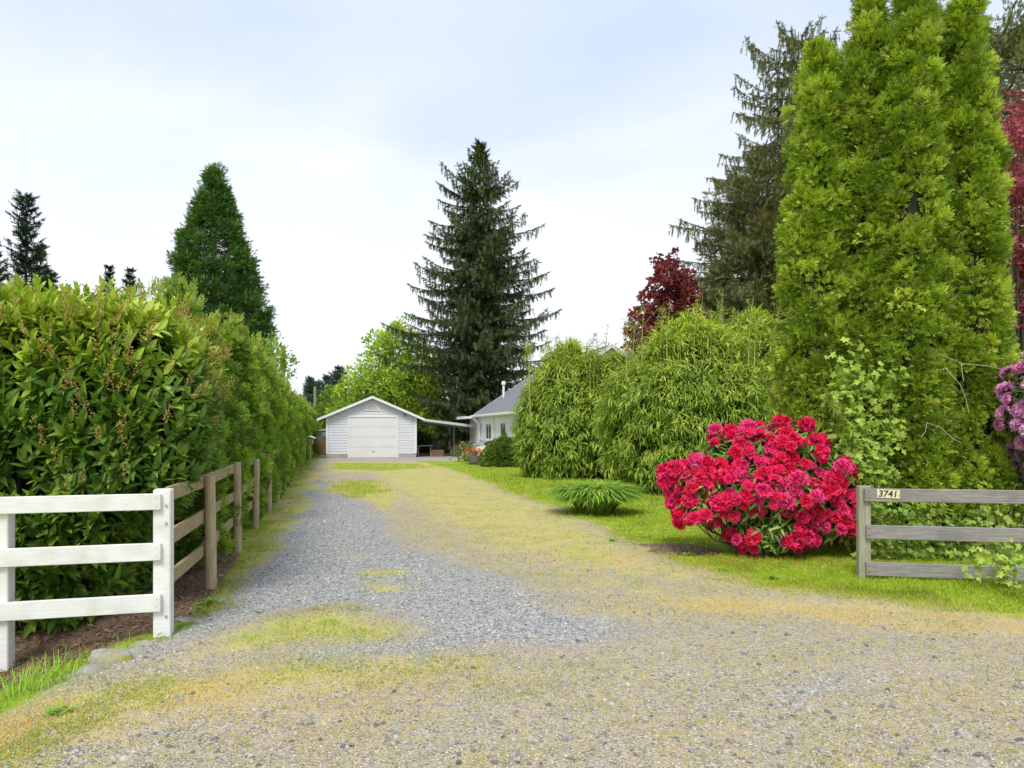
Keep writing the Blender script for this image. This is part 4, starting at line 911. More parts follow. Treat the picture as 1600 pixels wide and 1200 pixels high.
# pine behind the arborvitae on the right
def pine(h_, rad, n, k, sdn, cols, z0=.35, size=.30, rc=.42):
    g = G(); gt = G(); tube(gt, [(0, 0, -.2), (.1, 0, h_ * .5), (0, 0, h_)], [.26, .20, .05], k=9); Cc = []
    for q in range(n):
        z = h_ * (z0 + (1 - z0) * rng.random()); a = rng.random() * 6.283; ln = rad * (1.05 - .6 * (z / h_)) * (.5 + .6 * rng.random())
        e = np.array([math.cos(a) * ln, math.sin(a) * ln, z + ln * .12]); m_ = np.array([math.cos(a) * ln * .5, math.sin(a) * ln * .5, z - .05 * ln])
        tube(gt, [(0, 0, z - .2), m_, e], [.06, .04, .012], k=5)
        for s in range(7): f = .4 + .6 * s / 6; Cc.append(m_ * (1 - (f - .4) / .6) + e * ((f - .4) / .6) + rng.normal(size=3) * .28 * (1 + ln * .1))
    C = np.array(Cc); shootcloud(g, C, unit(C * [1, 1, 0] + [0, 0, .01]), k, TN, size, cols, .4, .9, rc, .2); return g, gt
PC = [(.20, .23, .08), (.26, .28, .12), (.15, .18, .07)]
g, gt = pine(16.5, 4.2, 150, 17, 3, PC, .25, .20, .36); x, y, z = at(1560, 20, 25.); put('pine_tree', 'pale needled pine with bare grey trunk right behind the arborvitae clump', 'tree', (x, y, 0), g, gt, M_leaf)
g, gt = pine(17.5, 4.0, 120, 17, 4, PC, .3, .20, .36); x, y, z = at(1612, 20, 27.); put('pine_tree', 'second pine at the right edge, partly behind the red maple', 'tree', (x, y, 0), g, gt, M_leaf)

# --- broadleaved trees
def broad(h_, blobs, nclump, k, size, rc, cols, T, sdn, limbs=26, trad=.2, up=.3, mat=M_leaf, wts=None, z0=.25, hollow=.35):
    g = G(); gt = G(); B_ = np.array(blobs, float); vol = B_[:, 3] * B_[:, 4] * B_[:, 5]; bi = rng.choice(len(B_), nclump, p=vol / vol.sum())
    dv = unit(rnd(nclump)); rr = (hollow + (1 - hollow) * rng.random((nclump, 1)) ** .6); C = B_[bi, :3] + dv * rr * B_[bi, 3:6]
    C += (np.stack([fbm(C * .8 + 3, 80), fbm(C * .8 + 9, 81), fbm(C * .8 + 17, 82)], 1) - .5) * 1.2 * np.minimum(1, B_[bi, 3:4] / 3)
    shootcloud(g, C, unit(dv + [0, 0, .2]), k, T, size, cols, up, .9, rc * (.6 + .8 * rng.random(nclump)), .2, wts)
    top = C[:, 2].max(); tube(gt, [(0, 0, -.2), (0, 0, h_ * z0), (C[:, 0].mean() * .6, C[:, 1].mean() * .6, h_ * .6)], [trad, trad * .8, trad * .3], k=9)
    for q in rng.choice(nclump, limbs): e = C[q]; s = np.array([0, 0, max(.3, h_ * z0 * rng.uniform(.7, 1.3))]); m_ = (s + e) / 2 + np.array([0, 0, -.12 * np.linalg.norm(e - s)]) * .6; tube(gt, [s, m_, e], [trad * .35, trad * .2, .012], k=5)
    return g, gt
TD = [T_leaf(1, .6, .06, -.15, 2), T_flat()]
x, y, z = at(612, 482, 56.)
g, gt = broad(z, [(0, 0, 4.5, 4.6, 3.5, 2.9), (.4, 0, 7.6, 2.8, 2.5, 2.6), (-2.6, .5, 3.0, 2.6, 2.5, 2.2), (3.2, 0, 5.5, 2.6, 2.5, 2.6), (.2, 0, 9.8, 1.4, 1.4, 1.3), (-.2, 0, 2.2, 4.5, 3, 1.9)], 1500, 22, .28, .42, [(.34, .50, .04), (.44, .58, .07), (.26, .40, .035), (.52, .64, .12)], TD, 5, 60, .3, hollow=.1)
put('leafy_tree', 'bright light green broadleaved tree standing behind the garage', 'tree', (x, y, 0), g, gt, M_leaf)
x, y, z = at(518, 600, 66.)
g, gt = broad(5.5, [(0, 0, 3.2, 1.5, 1.5, 2.6), (1.2, 0, 3.0, 1.2, 1, 1.9)], 260, 20, .26, .4, [(.20, .30, .04), (.27, .40, .05)], TD, 6, 14, .12)
put('small_leafy_tree', 'small yellow-green tree at the left rear corner of the garage', 'tree', (x, y, 0), g, gt, M_leaf)
x, y, z = at(424, 520, 48.)
g, gt = broad(z, [(0, 0, z - 1.4, 1.1, 1, 1.2), (1.0, 0, z - 2.2, .8, .8, .8)], 90, 9, .24, .35, [(.22, .36, .05), (.3, .44, .07)], TD, 7, 22, .12)
put('small_leafy_tree', 'thin airy light green tree beside the nearer utility pole', 'tree', (x, y, 0), g, gt, M_leaf)
RM = [(.26, .04, .055), (.18, .03, .045), (.34, .06, .08), (.14, .05, .035)]
TM = [T_lobed(2), T_lobed(5)]
x, y, z = at(1045, 388, 28.)
g, gt = broad(z, [(0, 0, z - 1.9, 1.15, 1.1, 1.8), (-.9, 0, z - 3.2, .9, .9, .9), (.7, 0, z - 2.6, .8, .8, 1.6), (.3, 0, z - 4.2, 1.2, 1.2, 1.2), (-1.1, 0, z - 4.1, .7, .8, .7)], 520, 16, .17, .20, RM, TM, 8, 30, .14, hollow=.1)
put('red_maple', 'dark red leaved maple between the bamboo and the weeping spruce', 'tree', (x, y, 0), g, gt, M_leaf)
x, y = 10.55, 14.2
blobs = [(-.6, 0, 7.6, 1.2, 1.2, .45), (-.3, -.2, 6.5, 1.5, 1.3, .40), (.8, 0, 6.9, 1.5, 1.3, .5), (-.1, 0, 5.4, 1.1, 1.3, .45), (.9, 0, 5.2, 1.4, 1.3, .5), (.2, 0, 4.3, .9, 1.2, .45), (.9, 0, 3.4, 1.2, 1.2, .6), (.7, .3, 8.4, 1.0, 1, .5)]
g, gt = broad(8.8, blobs, 900, 14, .085, .16, [(.40, .06, .11), (.30, .045, .08), (.48, .11, .17), (.24, .05, .065)], TM, 9, 90, .10, z0=.3, hollow=.05)
put('red_maple', 'bright crimson Japanese maple in layered tiers at the right edge', 'tree', (x, y, 0), g, gt, M_leaf)

# --- bamboo thickets
TB = [T_blade(1, .13, .45, 4), T_blade(1, .115, .8, 4), T_blade(1, .14, .2, 3)]
BC = [(.26, .40, .04), (.38, .50, .06), (.15, .27, .028), (.50, .60, .10)]
def bamboo(loc_, rx, ry, h_, n, lab, size, sdn, shoots=(), k=9, bulge=1.0):
    t = thing('bamboo_clump', lab, 'bamboo', loc_, 0, 'bamboo clumps'); g = G(); gt = G()
    a = rng.random(n) * 6.283; zt = rng.random(n) ** .8; cz = zt * h_ * .95 + .05; cz = cz + np.where(zt > .7, (fbm(np.column_stack([np.cos(a) * 3, np.sin(a) * 3, zt * 2]) + 9, sdn + 5) - .45) * 1.3 * (zt - .7) / .3, 0)
    pr = np.clip(1 - np.clip((zt - .62) / .38, 0, 1) ** 2.2, 0, 1) ** .6 * (.70 + .30 * np.sin(np.clip(zt / .75, 0, 1) * math.pi * .9)); fr = rng.random(n); inn = np.where(zt > .75, fr ** .5, 1)
    lump = .66 + .62 * fbm(np.column_stack([np.cos(a) * 2.4, np.sin(a) * 2.4, zt * h_ * 1.1]) + sdn, sdn) + .05 * rng.normal(size=n)
    C = np.column_stack([np.cos(a) * rx * pr * lump * inn, np.sin(a) * ry * pr * lump * inn, cz]); ow = unit(np.column_stack([np.cos(a), np.sin(a), np.clip(zt - .4, 0, 1) * 1.5]))
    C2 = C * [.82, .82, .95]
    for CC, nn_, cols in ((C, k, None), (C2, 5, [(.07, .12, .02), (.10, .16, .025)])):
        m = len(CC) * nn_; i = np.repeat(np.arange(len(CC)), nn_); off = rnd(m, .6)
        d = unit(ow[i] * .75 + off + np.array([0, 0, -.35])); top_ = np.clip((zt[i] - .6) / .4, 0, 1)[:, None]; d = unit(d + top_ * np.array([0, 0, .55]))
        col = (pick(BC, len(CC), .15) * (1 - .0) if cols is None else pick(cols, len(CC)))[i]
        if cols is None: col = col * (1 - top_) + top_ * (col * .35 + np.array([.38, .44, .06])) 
        col = np.clip(col * (.75 + .5 * rng.random((m, 1))), 0, 1); nr = unit(np.array([0, 0, 1.]) + ow[i] * .5 + rnd(m, .3)); kk = rng.integers(0, 3, m); s = size * (.6 + .7 * rng.random(m))
        pos = CC[i] + rnd(m, size * .22)
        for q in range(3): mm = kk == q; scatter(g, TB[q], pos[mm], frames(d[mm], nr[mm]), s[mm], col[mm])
    shoots = list(shoots) + [(rng.uniform(-.8, .8) * rx, rng.uniform(-.7, .3) * ry, h_ * rng.uniform(.98, 1.10)) for _ in range(16)]
    for (dx, dy, zz_) in shoots:                      # bare shoots standing above the mass
        pts = [(dx, dy, h_ * .45), (dx * 1.03, dy, zz_ * .8), (dx * 1.05 + .1, dy, zz_)]; tube(gt, pts, [.016, .012, .004], (.42, .42, .12), 6)
        mm = 54; f = rng.random(mm) ** .7; P = np.column_stack([dx * 1.04 + rng.normal(size=mm) * .05, dy + rng.normal(size=mm) * .05, h_ * .8 + f * (zz_ - h_ * .8)]); d = unit(rnd(mm) * [1, 1, .4] + [0, 0, .25])
        scatter(g, TB[0], P, frames(d, unit(rnd(mm, .3) + [0, 0, 1.])), size * .75, pick([(.40, .46, .09), (.32, .42, .07)], mm))
    g.obj('foliage', M_leaf, t)
    for _ in range(34):
        a_ = rng.random() * 6.283; r_ = rng.random() ** .5; bx_, by_ = math.cos(a_) * rx * .5 * r_, math.sin(a_) * ry * .5 * r_
        tube(gt, [(bx_, by_, -.1), (bx_ * 1.2, by_ * 1.2, h_ * .5), (bx_ * 1.6, by_ * 1.6, h_ * .9)], [.02, .015, .005], (.30, .30, .08), 6)
    gt.obj('culms', M_vc, t)
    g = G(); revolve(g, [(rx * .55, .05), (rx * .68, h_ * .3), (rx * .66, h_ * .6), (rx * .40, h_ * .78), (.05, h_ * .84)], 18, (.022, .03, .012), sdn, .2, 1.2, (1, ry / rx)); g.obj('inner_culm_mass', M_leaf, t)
bamboo((2.1, 25.0, 0), 1.9, 1.7, 4.75, 2700, 'leftmost rounded bamboo clump in front of the house', .27, 3, [(-.3, 0, 5.0), (1.3, .2, 5.7)])
bamboo((5.05, 19.2, 0), 2.45, 2.0, 4.85, 4700, 'big central bamboo clump behind the grass tuft', .23, 4, [(.2, 0, 5.5), (.75, 0, 5.7), (1.3, .1, 5.1)])
bamboo((7.2, 20.2, 0), 2.1, 1.7, 5.0, 3000, 'bamboo clump tucked between the central clump and the arborvitae', .24, 5, [(-1.0, 0, 5.6)])
bamboo((3.6, 24.2, 0), 1.3, 1.3, 4.3, 800, 'small low bamboo clump linking the left and central clumps', .32, 6)

# --- low shrub in front of the house
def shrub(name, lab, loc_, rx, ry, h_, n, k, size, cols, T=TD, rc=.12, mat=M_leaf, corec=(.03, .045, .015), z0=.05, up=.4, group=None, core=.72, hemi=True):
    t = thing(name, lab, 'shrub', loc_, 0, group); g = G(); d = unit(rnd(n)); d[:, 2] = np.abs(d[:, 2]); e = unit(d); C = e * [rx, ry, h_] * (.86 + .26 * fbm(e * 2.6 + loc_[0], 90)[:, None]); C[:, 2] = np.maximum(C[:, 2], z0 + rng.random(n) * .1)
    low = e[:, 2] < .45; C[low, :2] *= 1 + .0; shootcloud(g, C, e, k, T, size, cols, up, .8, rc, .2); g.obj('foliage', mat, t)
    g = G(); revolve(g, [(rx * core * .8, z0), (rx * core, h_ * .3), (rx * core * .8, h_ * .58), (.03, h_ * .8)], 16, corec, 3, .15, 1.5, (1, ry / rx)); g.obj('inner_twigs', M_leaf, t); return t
x, y = gx(790, 730); shrub('shrub', 'low rounded green shrub between the planter and the leftmost bamboo', (x, y + .8, 0), 1.15, .95, 1.25, 700, 16, .10, [(.13, .21, .025), (.20, .30, .04), (.09, .15, .02)])
x, y = gx(800, 725); shrub('rose_bush', 'thin leafy bush leaning on the white house wall', (x - .1, y + 1.6, 0), .7, .6, 1.75, 170, 10, .11, [(.16, .24, .06), (.22, .32, .08)], core=.2)
# dark shrubs behind the garage and lawn
for px_, D_, rx, h_, lab, cols in ((655, 50, 1.0, 1.9, 'green bush just behind the carport bench', [(.10, .17, .03), (.16, .26, .04)]), (690, 64, 3.2, 3.4, 'broad dark bush at the far end of the back lawn', [(.04, .075, .02), (.07, .12, .03)]),
                                   (628, 66, 3.0, 3.6, 'dark bush hidden behind the garage wall', [(.05, .09, .02), (.08, .13, .03)]), (735, 62, 2.2, 3.0, 'green bush behind the rear carport post', [(.10, .20, .03), (.06, .11, .02)]), (770, 66, 3.5, 3.5, 'dark bush behind the house extension', [(.05, .09, .02)])):
    shrub('background_bush', lab, ((px_ - 800) / F * D_, D_, 0), rx, rx * .8, h_, 420, 14, .3, cols, rc=.35)
# --- arching grass tuft
x, y = gx(935, 806); t = thing('grass_tuft', 'round tuft of long arching green blades on the lawn', 'plant', (x, y + .45, 0)); g = G(); n = 2600
a = rng.random(n) * 6.283; r_ = rng.random(n) ** .5 * .27; P = np.column_stack([np.cos(a) * r_ * 1.35, np.sin(a) * r_, np.zeros(n)]); d = unit(np.column_stack([np.cos(a) * (.08 + r_ * 1.5), np.sin(a) * (.08 + r_ * 1.4), np.full(n, 1.5)]) + rnd(n, .15))
scatter(g, T_arc(1, .034, 1.9, 7), P, frames(d, unit(np.array([0, 0, 1.]) - d * d[:, 2:3] + rnd(n, .1))), .68 + .48 * rng.random(n), pick([(.26, .44, .05), (.34, .52, .07), (.44, .60, .11), (.16, .30, .04)], n, .2)); g.obj('blades', M_grass, t)

# --- rhododendrons
def T_flower():
    V = []; Fc = []; C = []
    for i in range(5):
        a = i / 5 * 6.283; c, s = math.cos(a), math.sin(a); k = len(V); w_ = .32
        V += [(0, 0, 0), (c * .45 - s * w_, .55, s * .45 + c * w_), (c * .95, .62, s * .95), (c * .45 + s * w_, .55, s * .45 - c * w_)]; C += [.6, 1., 1.15, 1.]; Fc += [(k, k + 1, k + 2, k + 3)]
    return np.array(V), np.array(Fc), np.array(C)
TF = T_flower()
def trusses(cols, nvar, rad=.085, nf=24, seed=0):
    out = []
    for v in range(nvar):
        g = G(); d = unit(rnd(nf)); d[:, 2] = np.abs(d[:, 2]) * 1.1 - .25; d = unit(d); pos = d * rad * .50 * (.8 + .4 * rng.random((nf, 1))); c0 = np.array(cols[v % len(cols)])
        col = np.clip(c0 * (.72 + .5 * rng.random((nf, 1))), 0, 1); scatter(g, TF, pos, frames(unit(d + rnd(nf, .25))), rad * .70 * (.85 + .3 * rng.random(nf)), col)
        tm = g.obj('flower_cluster', M_flower, None); me = tm.data; bpy.data.objects.remove(tm); out.append(me)
    return out
def rhodo(lab, loc_, pts, meshes, leafcols, nleaf, blobs, big=None, gap=.0, tsc=1.0):
    t = thing('rhododendron', lab, 'flowering shrub', loc_); B_ = np.array(blobs)
    def surfp(n):
        bi = rng.choice(len(B_), n, p=B_[:, 3] * B_[:, 5] / (B_[:, 3] * B_[:, 5]).sum()); d = unit(rnd(n)); return B_[bi, :3] + d * B_[bi, 3:6] , d, bi
    def inside(P, s=.9):
        r_ = np.zeros(len(P), bool)
        for b_ in B_: r_ |= (((P - b_[:3]) / b_[3:6]) ** 2).sum(1) < s * s
        return r_
    P, d, _ = surfp(6000); k = ~inside(P, .93) & (d[:, 2] > -.75) & (P[:, 2] > .10); P = P[k]; d = d[k]
    sel = []; md = pts[1]
    for i in range(len(P)):
        if all(((P[i] - P[j]) ** 2).sum() > md * md for j in sel): sel.append(i)
    P = P[sel]; d = d[sel]; keep = fbm(P * 4.2 + 5, 95) > gap; Pf, df = P[keep], d[keep]; Pf = Pf + df * (rng.normal(size=(len(Pf), 1)) * .055)
    order = np.argsort(Pf[:, 1]); gs = G(); nn_ = 0
    for q, i in enumerate(order):
        me = meshes[rng.integers(0, len(meshes))]; ax = Vector(unit(df[i] + np.array([0, 0, .45])).tolist()); s = tsc * rng.uniform(.62, 1.22); p = Pf[i] + df[i] * rng.uniform(-.05, .05)
        quat = ax.to_track_quat('Z', 'Y')
        if nn_ < 100:
            o = bpy.data.objects.new('flower_cluster', me); COL.objects.link(o); o.parent = t; o.location = p; o.rotation_mode = 'QUATERNION'; o.rotation_quaternion = quat; o.scale = (s, s, s * rng.uniform(.65, .95)); nn_ += 1
        else:
            m = np.array(quat.to_matrix()); V = np.empty(len(me.vertices) * 3, np.float32); me.vertices.foreach_get('co', V); V = V.reshape(-1, 3) @ (m.T) * s + p
            C = np.empty(len(me.vertices) * 4, np.float32); me.color_attributes['Col'].data.foreach_get('color', C); gs.add(V, np.arange(len(V)).reshape(-1, 4), C.reshape(-1, 4)[:, :3])
    if gs.n: tag(gs.obj('flower_clusters', M_flower, t), kind='stuff')
    g = G(); TR = [T_leaf(1, .28, .05, -.25, 3), T_leaf(1, .32, .05, -.45, 3)]
    whorl(g, P + d * .01, unit(d + [0, 0, .3]), 9, TR, .145, pick(leafcols, len(P)), (1.0, 1.75))
    P2, d2, _ = surfp(nleaf); k = ~inside(P2, .8) & (P2[:, 2] > .05); P2 = P2[k] - d2[k] * (rng.random((k.sum(), 1)) * .2); whorl(g, P2, unit(d2[k] + [0, 0, .3]), 7, TR, .11, pick(leafcols, len(P2)), (.8, 1.6)); g.obj('foliage', M_gloss, t)
    g = G()
    for q in rng.choice(len(P), min(70, len(P)), replace=False):
        e = P[q] * .93; s = np.array([rng.normal() * .12, rng.normal() * .1, 0]); m_ = s * .4 + e * .6 + [0, 0, -.15 * np.linalg.norm(e)]; m_[2] = max(m_[2], .05); tube(g, [s, m_, e], [.022, .013, .005], k=5)
    g.obj('stems', M_bark, t); return t, P
red = trusses([(.98, .045, .20), (.95, .03, .15), (.98, .06, .25), (.97, .04, .19), (.98, .09, .32), (.92, .025, .13), (.96, .035, .17), (.88, .03, .12)], 8, .100, 24)
x, y = (1180 - 800) / F * 9.7, 9.7
rhodo('large rhododendron covered in bright red flowers beside the number fence', (x, y, 0), (0, .112), red, [(.10, .20, .03), (.16, .28, .045), (.28, .40, .08)], 2200,
      [(-.70, -.05, .98, .58, .55, .36), (-.52, 0, 1.42, .22, .25, .26), (-.05, 0, 1.30, .44, .5, .44), (.28, 0, 1.66, .20, .25, .20), (.42, 0, 1.38, .48, .6, .44), (.78, 0, 1.12, .46, .6, .42), (.10, -.15, .88, .95, .7, .46), (.92, -.1, .58, .42, .5, .46), (-.2, -.1, .35, .35, .4, .25), (-.84, -.25, .66, .34, .32, .22), (.12, -.35, .36, .52, .42, .30), (-.45, -.35, .72, .4, .3, .3), (.55, -.35, .60, .35, .3, .35)], gap=.445)
pk_ = trusses([(.90, .44, .72), (.94, .56, .78), (.86, .34, .64)], 4, .10, 26)
rhodo('pink flowered rhododendron cut off by the right edge of the photo', (7.62, 9.35, 0), (0, .17), pk_, [(.06, .11, .03), (.12, .18, .05)], 700, [(0, 0, 2.05, .78, .7, .85), (.25, 0, 1.3, .72, .7, .62)], gap=.40)

g = G(); n = 260; P = np.column_stack([3.45 + rng.normal(size=n) * .75, 9.0 + rng.normal(size=n) * .28]); scatter(g, T_flat(), np.column_stack([P, height(P[:, 0], P[:, 1]) + .035]), zrot(n, .3), .03, pick([(.80, .04, .14), (.6, .05, .12)], n)); tag(g.obj('fallen_petals', M_flower), 'red petals dropped on the grass below the rhododendron', 'petals', kind='stuff')
# --- leafy climbing shrub before the arborvitae, weeds on the fence
def stems_plant(name, lab, cat, loc_, stems, T, size, cols, nl, scol=(.30, .17, .10), rs=.008, spread_=.09):
    t = thing(name, lab, cat, loc_); g = G(); gt = G()
    for pts in stems:
        P = np.array(pts, float); m = 24; s = np.linspace(0, len(P) - 1, m); Q = np.stack([np.interp(s, np.arange(len(P)), P[:, c]) for c in range(3)], 1); Q[1:-1] += rnd(m - 2, .01)
        tube(gt, Q, np.linspace(rs, rs * .4, m), scol, 5); k = nl; f = rng.random(k) ** .85 * (m - 1); i = f.astype(int).clip(0, m - 2); pos = Q[i] + rnd(k, spread_ * .55) + [0, -.02, 0]
        d = unit(rnd(k) + [0, -.4, .1]); scatter(g, T[rng.integers(0, len(T))], pos, frames(d, unit(np.array([0, -.75, .8]) + rnd(k, .35))), size * (.6 + .7 * rng.random(k)), pick(cols, k, .2))
    g.obj('leaves', M_leaf, t); gt.obj('stems', M_vc, t); return t
bx, by = (1340 - 800) / F * 9.55, 9.55
st = []
for (px_, py_, b_) in ((1305, 545, 0), (1325, 525, .1), (1340, 540, .0), (1300, 590, -.1), (1360, 600, .1), (1385, 640, .2), (1330, 640, 0), (1345, 690, 0), (1375, 720, .1), (1320, 570, 0), (1395, 560, .2), (1350, 650, .1)):
    q = at(px_, py_, 9.45); e = np.array(q) - [bx, by, 0]; st.append([(b_ * .6, 0, 0), (b_ + e[0] * .4, e[1] * .5 - .05, e[2] * .55), tuple(e)])
stems_plant('climbing_shrub', 'pale green shrub with lobed leaves growing up against the arborvitae', 'shrub', (bx, by, 0), st, TM, .105, [(.34, .48, .06), (.42, .54, .09), (.24, .38, .05)], 85, (.22, .15, .09), .005, .17)
bx, by = at(1290, 640, 9.9)[0], 9.9; e = []
for dx in (-.25, -.1, .05, .2): e.append([(0, 0, 0), (dx * .3, 0, 1.2), (dx, -.1, 2.0 + .3 * random.random())])
stems_plant('bamboo_shoot', 'few yellowish bamboo shoots standing above the red rhododendron', 'bamboo', (bx, by, 0), e, [T_blade(1, .12, .4, 3)], .26, [(.50, .50, .09), (.38, .44, .07)], 12, (.40, .36, .14), .006)
vb = at(1590, 905, 7.35); st = []
for (px_, py_) in ((1500, 905), (1530, 880), (1520, 850), (1555, 868), (1545, 900), (1570, 845), (1590, 870), (1478, 862)):
    q = at(px_, py_, 7.42 + random.uniform(-.06, .03)); st.append([(0, 0, 0), ((q[0] - vb[0]) * .5, .0, .12 + (q[2]) * .6), (q[0] - vb[0], q[1] - 7.4, max(q[2], .03))])
stems_plant('grape_vine', 'bright yellow-green vine sprawling over the lowest rail of the grey fence', 'vine', (vb[0], 7.4, 0), st, TM, .075, [(.36, .50, .06), (.46, .56, .10), (.26, .42, .05)], 13, (.42, .33, .15), .004, .05)
st = []
for (px_, py_) in ((1540, 795), (1560, 770), (1590, 755), (1610, 790), (1580, 800), (1530, 810), (1600, 830), (1555, 815)):
    q = at(px_, py_, 8.2); st.append([(0, 0, 0), ((q[0] - 5.9) * .5, .05, q[2] * .5), (q[0] - 5.9, 0, q[2])])
stems_plant('bramble', 'yellow-green leafy bramble standing behind the grey fence rails', 'shrub', (5.9, 8.2, 0), st, TM, .08, [(.30, .42, .06), (.38, .48, .09)], 24, (.42, .36, .28), .005, .10)
st = []
for q in range(22):
    px_ = random.uniform(1350, 1530); py_ = random.uniform(745, 835); w_ = at(px_, py_, 9.1); st.append([(w_[0] - 5.3, 0, 0), (w_[0] - 5.3, -.03, w_[2] * .5), (w_[0] - 5.3 + .1, -.1, w_[2])])
stems_plant('leafy_weeds', 'mixed green leafy weeds between the grey fence and the arborvitae', 'shrub', (5.3, 9.15, 0), st, TM, .085, [(.16, .28, .04), (.22, .34, .05), (.12, .20, .03), (.30, .42, .07)], 26, (.2, .16, .1), .005, .12)
# bare twigs over the arborvitae face
tw = thing('dead_branch', 'pale bare branch lying across the face of the arborvitae clump', 'branch', at(1505, 570, 9.45)); g = G(); o0 = np.array(at(1505, 570, 9.45))
for pl_ in (((1468, 553), (1485, 560), (1502, 568), (1545, 572), (1566, 577)), ((1502, 568), (1504, 585), (1506, 596)), ((1478, 576), (1500, 600), (1510, 625), (1514, 645)), ((1448, 660), (1470, 668), (1488, 685), (1502, 692)), ((1448, 660), (1446, 675), (1440, 682))):
    tube(g, [np.array(at(p_[0], p_[1], 9.40)) - o0 for p_ in pl_], .0045, (.46, .40, .28), 5)
g.obj('twigs', M_vc, tw)

# --- flowers and planter at the house corner
x, y = gx(743, 726); t = thing('planter', 'round weathered half-barrel planter on the lawn by the house', 'planter', (x, y, 0)); g = G(); tube(g, [(0, 0, 0), (0, 0, .22), (0, 0, .42), (0, 0, .43)], [.27, .31, .31, .28], k=18); g.obj('tub', surf('barrel_wood', (.17, .13, .12), .8, .25, 10, .3, (3, 3, .3)), t)
g = G(); tube(g, [(0, 0, .08), (0, 0, .11)], .312, (.1, .1, .1), 18); tube(g, [(0, 0, .32), (0, 0, .35)], .316, (.1, .1, .1), 18); g.obj('hoop', M_vc, t); g = G(); tube(g, [(0, 0, .42), (0, 0, .438)], .27, (.06, .04, .03), 18); g.obj('soil', M_vc, t)
t = thing('potted_flowers', 'bright orange flowering plant filling the round planter', 'plant', (x, y, .43)); g = G(); C = rnd(40, .10) * [1.6, 1.3, .9] + [0, 0, .14]; shootcloud(g, C, unit(C), 8, T_leaf(1, .4, .05, -.2, 2), .11, [(.78, .15, .04), (.62, .10, .03), (.8, .25, .08)], .3); g.obj('blossoms', M_flower, t); g = G(); C = rnd(20, .10) * [1.5, 1.2, .7] + [0, 0, .06]; shootcloud(g, C, unit(C), 6, T_leaf(1, .3, .05, -.2, 2), .12, [(.12, .22, .04)], .4); g.obj('leaves', M_leaf, t)
for px_, py_, nm_, lab, fc, hh in ((726, 722, 'rose_bush', 'pink flowered rose bush by the house corner', (.78, .32, .35), 1.15), (731, 725, 'white_flowers', 'low plant with white blossoms beside the planter', (.85, .85, .82), .55), (716, 722, 'rose_bush', 'smaller rose bush with few red buds near the carport post', (.55, .10, .10), .9)):
    x, y = gx(px_, py_); y += .5; t = thing(nm_, lab, 'plant', (x, y, 0)); g = G(); C = rnd(60, .2) * [1, 1, .9 * hh] + [0, 0, hh * .5]; C[:, 2] = np.abs(C[:, 2]); shootcloud(g, C, unit(C), 9, TD, .09, [(.16, .24, .06), (.26, .32, .08), (.2, .2, .08)], .4); g.obj('foliage', M_leaf, t)
    g = G(); C = unit(rnd(9)) * [.28, .28, .3 * hh] + [0, -.08, hh * .62]; shootcloud(g, C, unit(C), 9, T_flat(), .08, [fc], .4, rc=.05); g.obj('blossoms', M_flower, t)
    g = G(); [tube(g, [(rng.normal() * .04, 0, 0), (rng.normal() * .1, rng.normal() * .08, hh * .6)], .01, k=5) for _ in range(6)]; g.obj('stems', M_bark, t)

# --- rocks, weeds and oddments
def rock(loc_, s, lab, sdn):
    g = G(); th = np.arange(16) / 16 * 6.283; V = []
    for ph in np.linspace(-.2, math.pi / 2, 8): V.append(np.column_stack([np.cos(th) * math.cos(ph), np.sin(th) * math.cos(ph), np.full(16, math.sin(ph))]))
    V = np.concatenate(V); V = V * (.75 + .5 * fbm(V * 1.7 + sdn * 5, sdn))[:, None] * np.array(s)
    g.add(V, [(i * 16 + j, i * 16 + (j + 1) % 16, (i + 1) * 16 + (j + 1) % 16, (i + 1) * 16 + j) for i in range(7) for j in range(16)]); o = g.obj('rock', M_rock, None, loc_, smooth=True); tag(o, lab, 'rock', 'rocks at the foot of the white fence'); o.rotation_euler = (0, 0, sdn)
for px_, py_, s, lab in ((172, 1025, (.20, .11, .085), 'mossy flat rock, largest of those below the white fence'), (212, 1018, (.10, .08, .055), 'grey rock just right of the mossy rock'), (140, 1045, (.11, .08, .05), 'small grey rock left of the mossy rock'), (290, 968, (.16, .07, .035), 'low mossy stone at the foot of the white corner post'), (225, 1003, (.09, .06, .04), 'small stone nearest the white corner post')):
    x, y = gx(px_, py_); rock((x, y, float(height(np.array([x]), np.array([y]))[0]) - .01), s, lab, len(lab) % 7)
def weed(px_, py_, n, size, lab, cols=[(.20, .38, .04), (.30, .46, .06)]):
    x, y = gx(px_, py_); t = thing('weed', lab, 'weed', (x, y, float(height(np.array([x]), np.array([y]))[0])), 0); g = G(); a = rng.random(n) * 6.283; d = unit(np.column_stack([np.cos(a), np.sin(a), rng.uniform(.2, 1.2, n)]))
    scatter(g, T_leaf(1, .3, .05, -.3, 3), rnd(n, .03) * [1, 1, 0] + [0, 0, .01], frames(d, unit(np.array([0, 0, 1.]) + rnd(n, .2))), size * (.6 + .6 * rng.random(n)), pick(cols, n)); g.obj('leaves', M_leaf, t)
weed(85, 1115, 30, .07, 'small green weed in the dry grass at the bottom left')
weed(330, 945, 45, .09, 'leafy weed at the gravel edge right of the white corner post')
weed(1210, 905, 50, .07, 'green weed on the grass verge below the rhododendron')
weed(1130, 892, 40, .06, 'small weed at the verge left of the rhododendron base')
weed(1075, 868, 40, .07, 'grassy weed between the driveway and the brown mulch')
weed(955, 845, 30, .07, 'dark weed at the edge of the lawn')
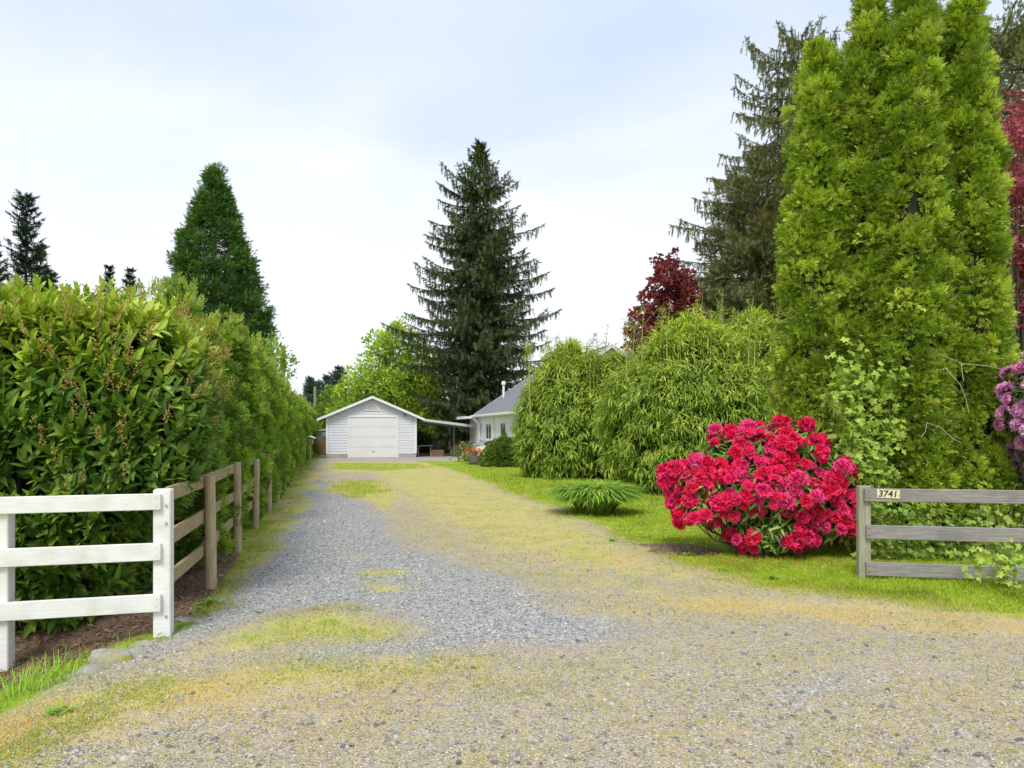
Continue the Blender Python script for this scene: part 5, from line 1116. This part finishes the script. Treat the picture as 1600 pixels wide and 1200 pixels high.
# bird house on a fence post
x, y, z = at(481, 688, 33.)
t = thing('bird_house', 'small bird feeder with grey roof on a tall post by the hedge', 'bird feeder', (x + .1, y, 0)); g = G(); tube(g, [(0, 0, -.1), (0, 0, z - .15)], .05, k=8); g.obj('post', M_post, t)
g = G(); g.box(-.14, .14, -.12, .12, z - .15, z + .08, None, .004); g.obj('box', M_wood, t); g = G(); V = [(-.26, -.2, z + .10), (0, -.2, z + .22), (.26, -.2, z + .10), (-.26, .2, z + .10), (0, .2, z + .22), (.26, .2, z + .10), (0, -.2, z + .19), (0, .2, z + .19)]
g.add(V, [(0, 1, 4, 3), (1, 2, 5, 4), (0, 3, 7, 6), (6, 7, 5, 2)]); g.add(V, [(0, 6, 1), (6, 2, 1), (3, 4, 7), (7, 4, 5)]); g.obj('roof', M_trim, t)
# wooden gate beside the garage and small blue shed beyond
t = thing('wooden_gate', 'narrow brown board gate between the garage and the cedar hedge', 'gate', loc(O, -.95, 5.5), TH); g = G(); [g.box(-.55 + k_ * .16, -.55 + k_ * .16 + .15, -.02, .02, .05, 1.25, None, .004) for k_ in range(9)]; g.obj('boards', M_wood, t); g = G(); g.box(-.62, -.56, -.05, .05, -.1, 1.4, None, .004); g.obj('post', M_post, t); g = G(); g.box(-.55, .88, .021, .05, .3, .38); g.box(-.55, .88, .021, .05, .95, 1.03); g.obj('brace', M_post, t)
x = (502 - 800) / F * 58; t = thing('small_shed', 'little blue-grey shed glimpsed past the end of the cedar hedge', 'shed', (x, 58, 0), TH); g = G(); g.box(-.55, .55, -.5, .5, 0, 1.5, (.25, .34, .46), .01); g.obj('wall', M_vc, t); g = G(); slab(g, -.65, 1.62, .65, 1.75, -.6, .6, .08); g.obj('roof', M_trim, t)
# utility poles
def pole(px_, py_, D, r_, lab):
    x, y, z = at(px_, py_, D); t = thing('utility_pole', lab, 'utility pole', (x, y, 0)); g = G(); tube(g, [(0, 0, -.2), (0, 0, z * .5), (0, 0, z - .01), (0, 0, z)], [r_ * 1.2, r_ * 1.08, r_, r_ * .9], k=14); g.obj('pole', M_pole, t)
    g = G(); tube(g, [(r_, 0, z * .80), (r_ + .28, 0, z * .79), (r_ + .28, 0, z * .76)], .03, (.1, .1, .1), 6); g.obj('bracket', M_vc, t); return t, z
t, z = pole(442, 540, 50., .165, 'nearer wooden utility pole rising above the cedar hedge')
g = G(); p0 = np.array([.17, 0, z - 1.8]); p1 = np.array([1.9, 3.0, z - 5.6]); tube(g, [p0 * (1 - s) + p1 * s for s in np.linspace(0, 1, 5)], .012, (.15, .15, .15), 4); g.obj('guy_wire', M_vc, t)
pole(492, 604, 112., .20, 'farther wooden utility pole between the bluish firs')
# far-off wood along the horizon
g = G(); n = 5200; a = rng.uniform(-.95, .95, n); D_ = 170 + 25 * rng.random(n); hh = 2.5 + 5.5 * fbm(np.column_stack([a * 22, a * 0, a * 0]), 99); C = np.column_stack([np.tan(a) * D_, D_, rng.random(n) * hh])
shootcloud(g, C, np.tile([0, -1., .3], (n, 1)), 8, T_flat(), 1.5, [(.06, .10, .06), (.09, .14, .06), (.05, .085, .06)], .4, .9, 1.4); tag(g.obj('distant_wood', M_leaf), 'low distant belt of trees along the horizon', 'woodland', kind='stuff')
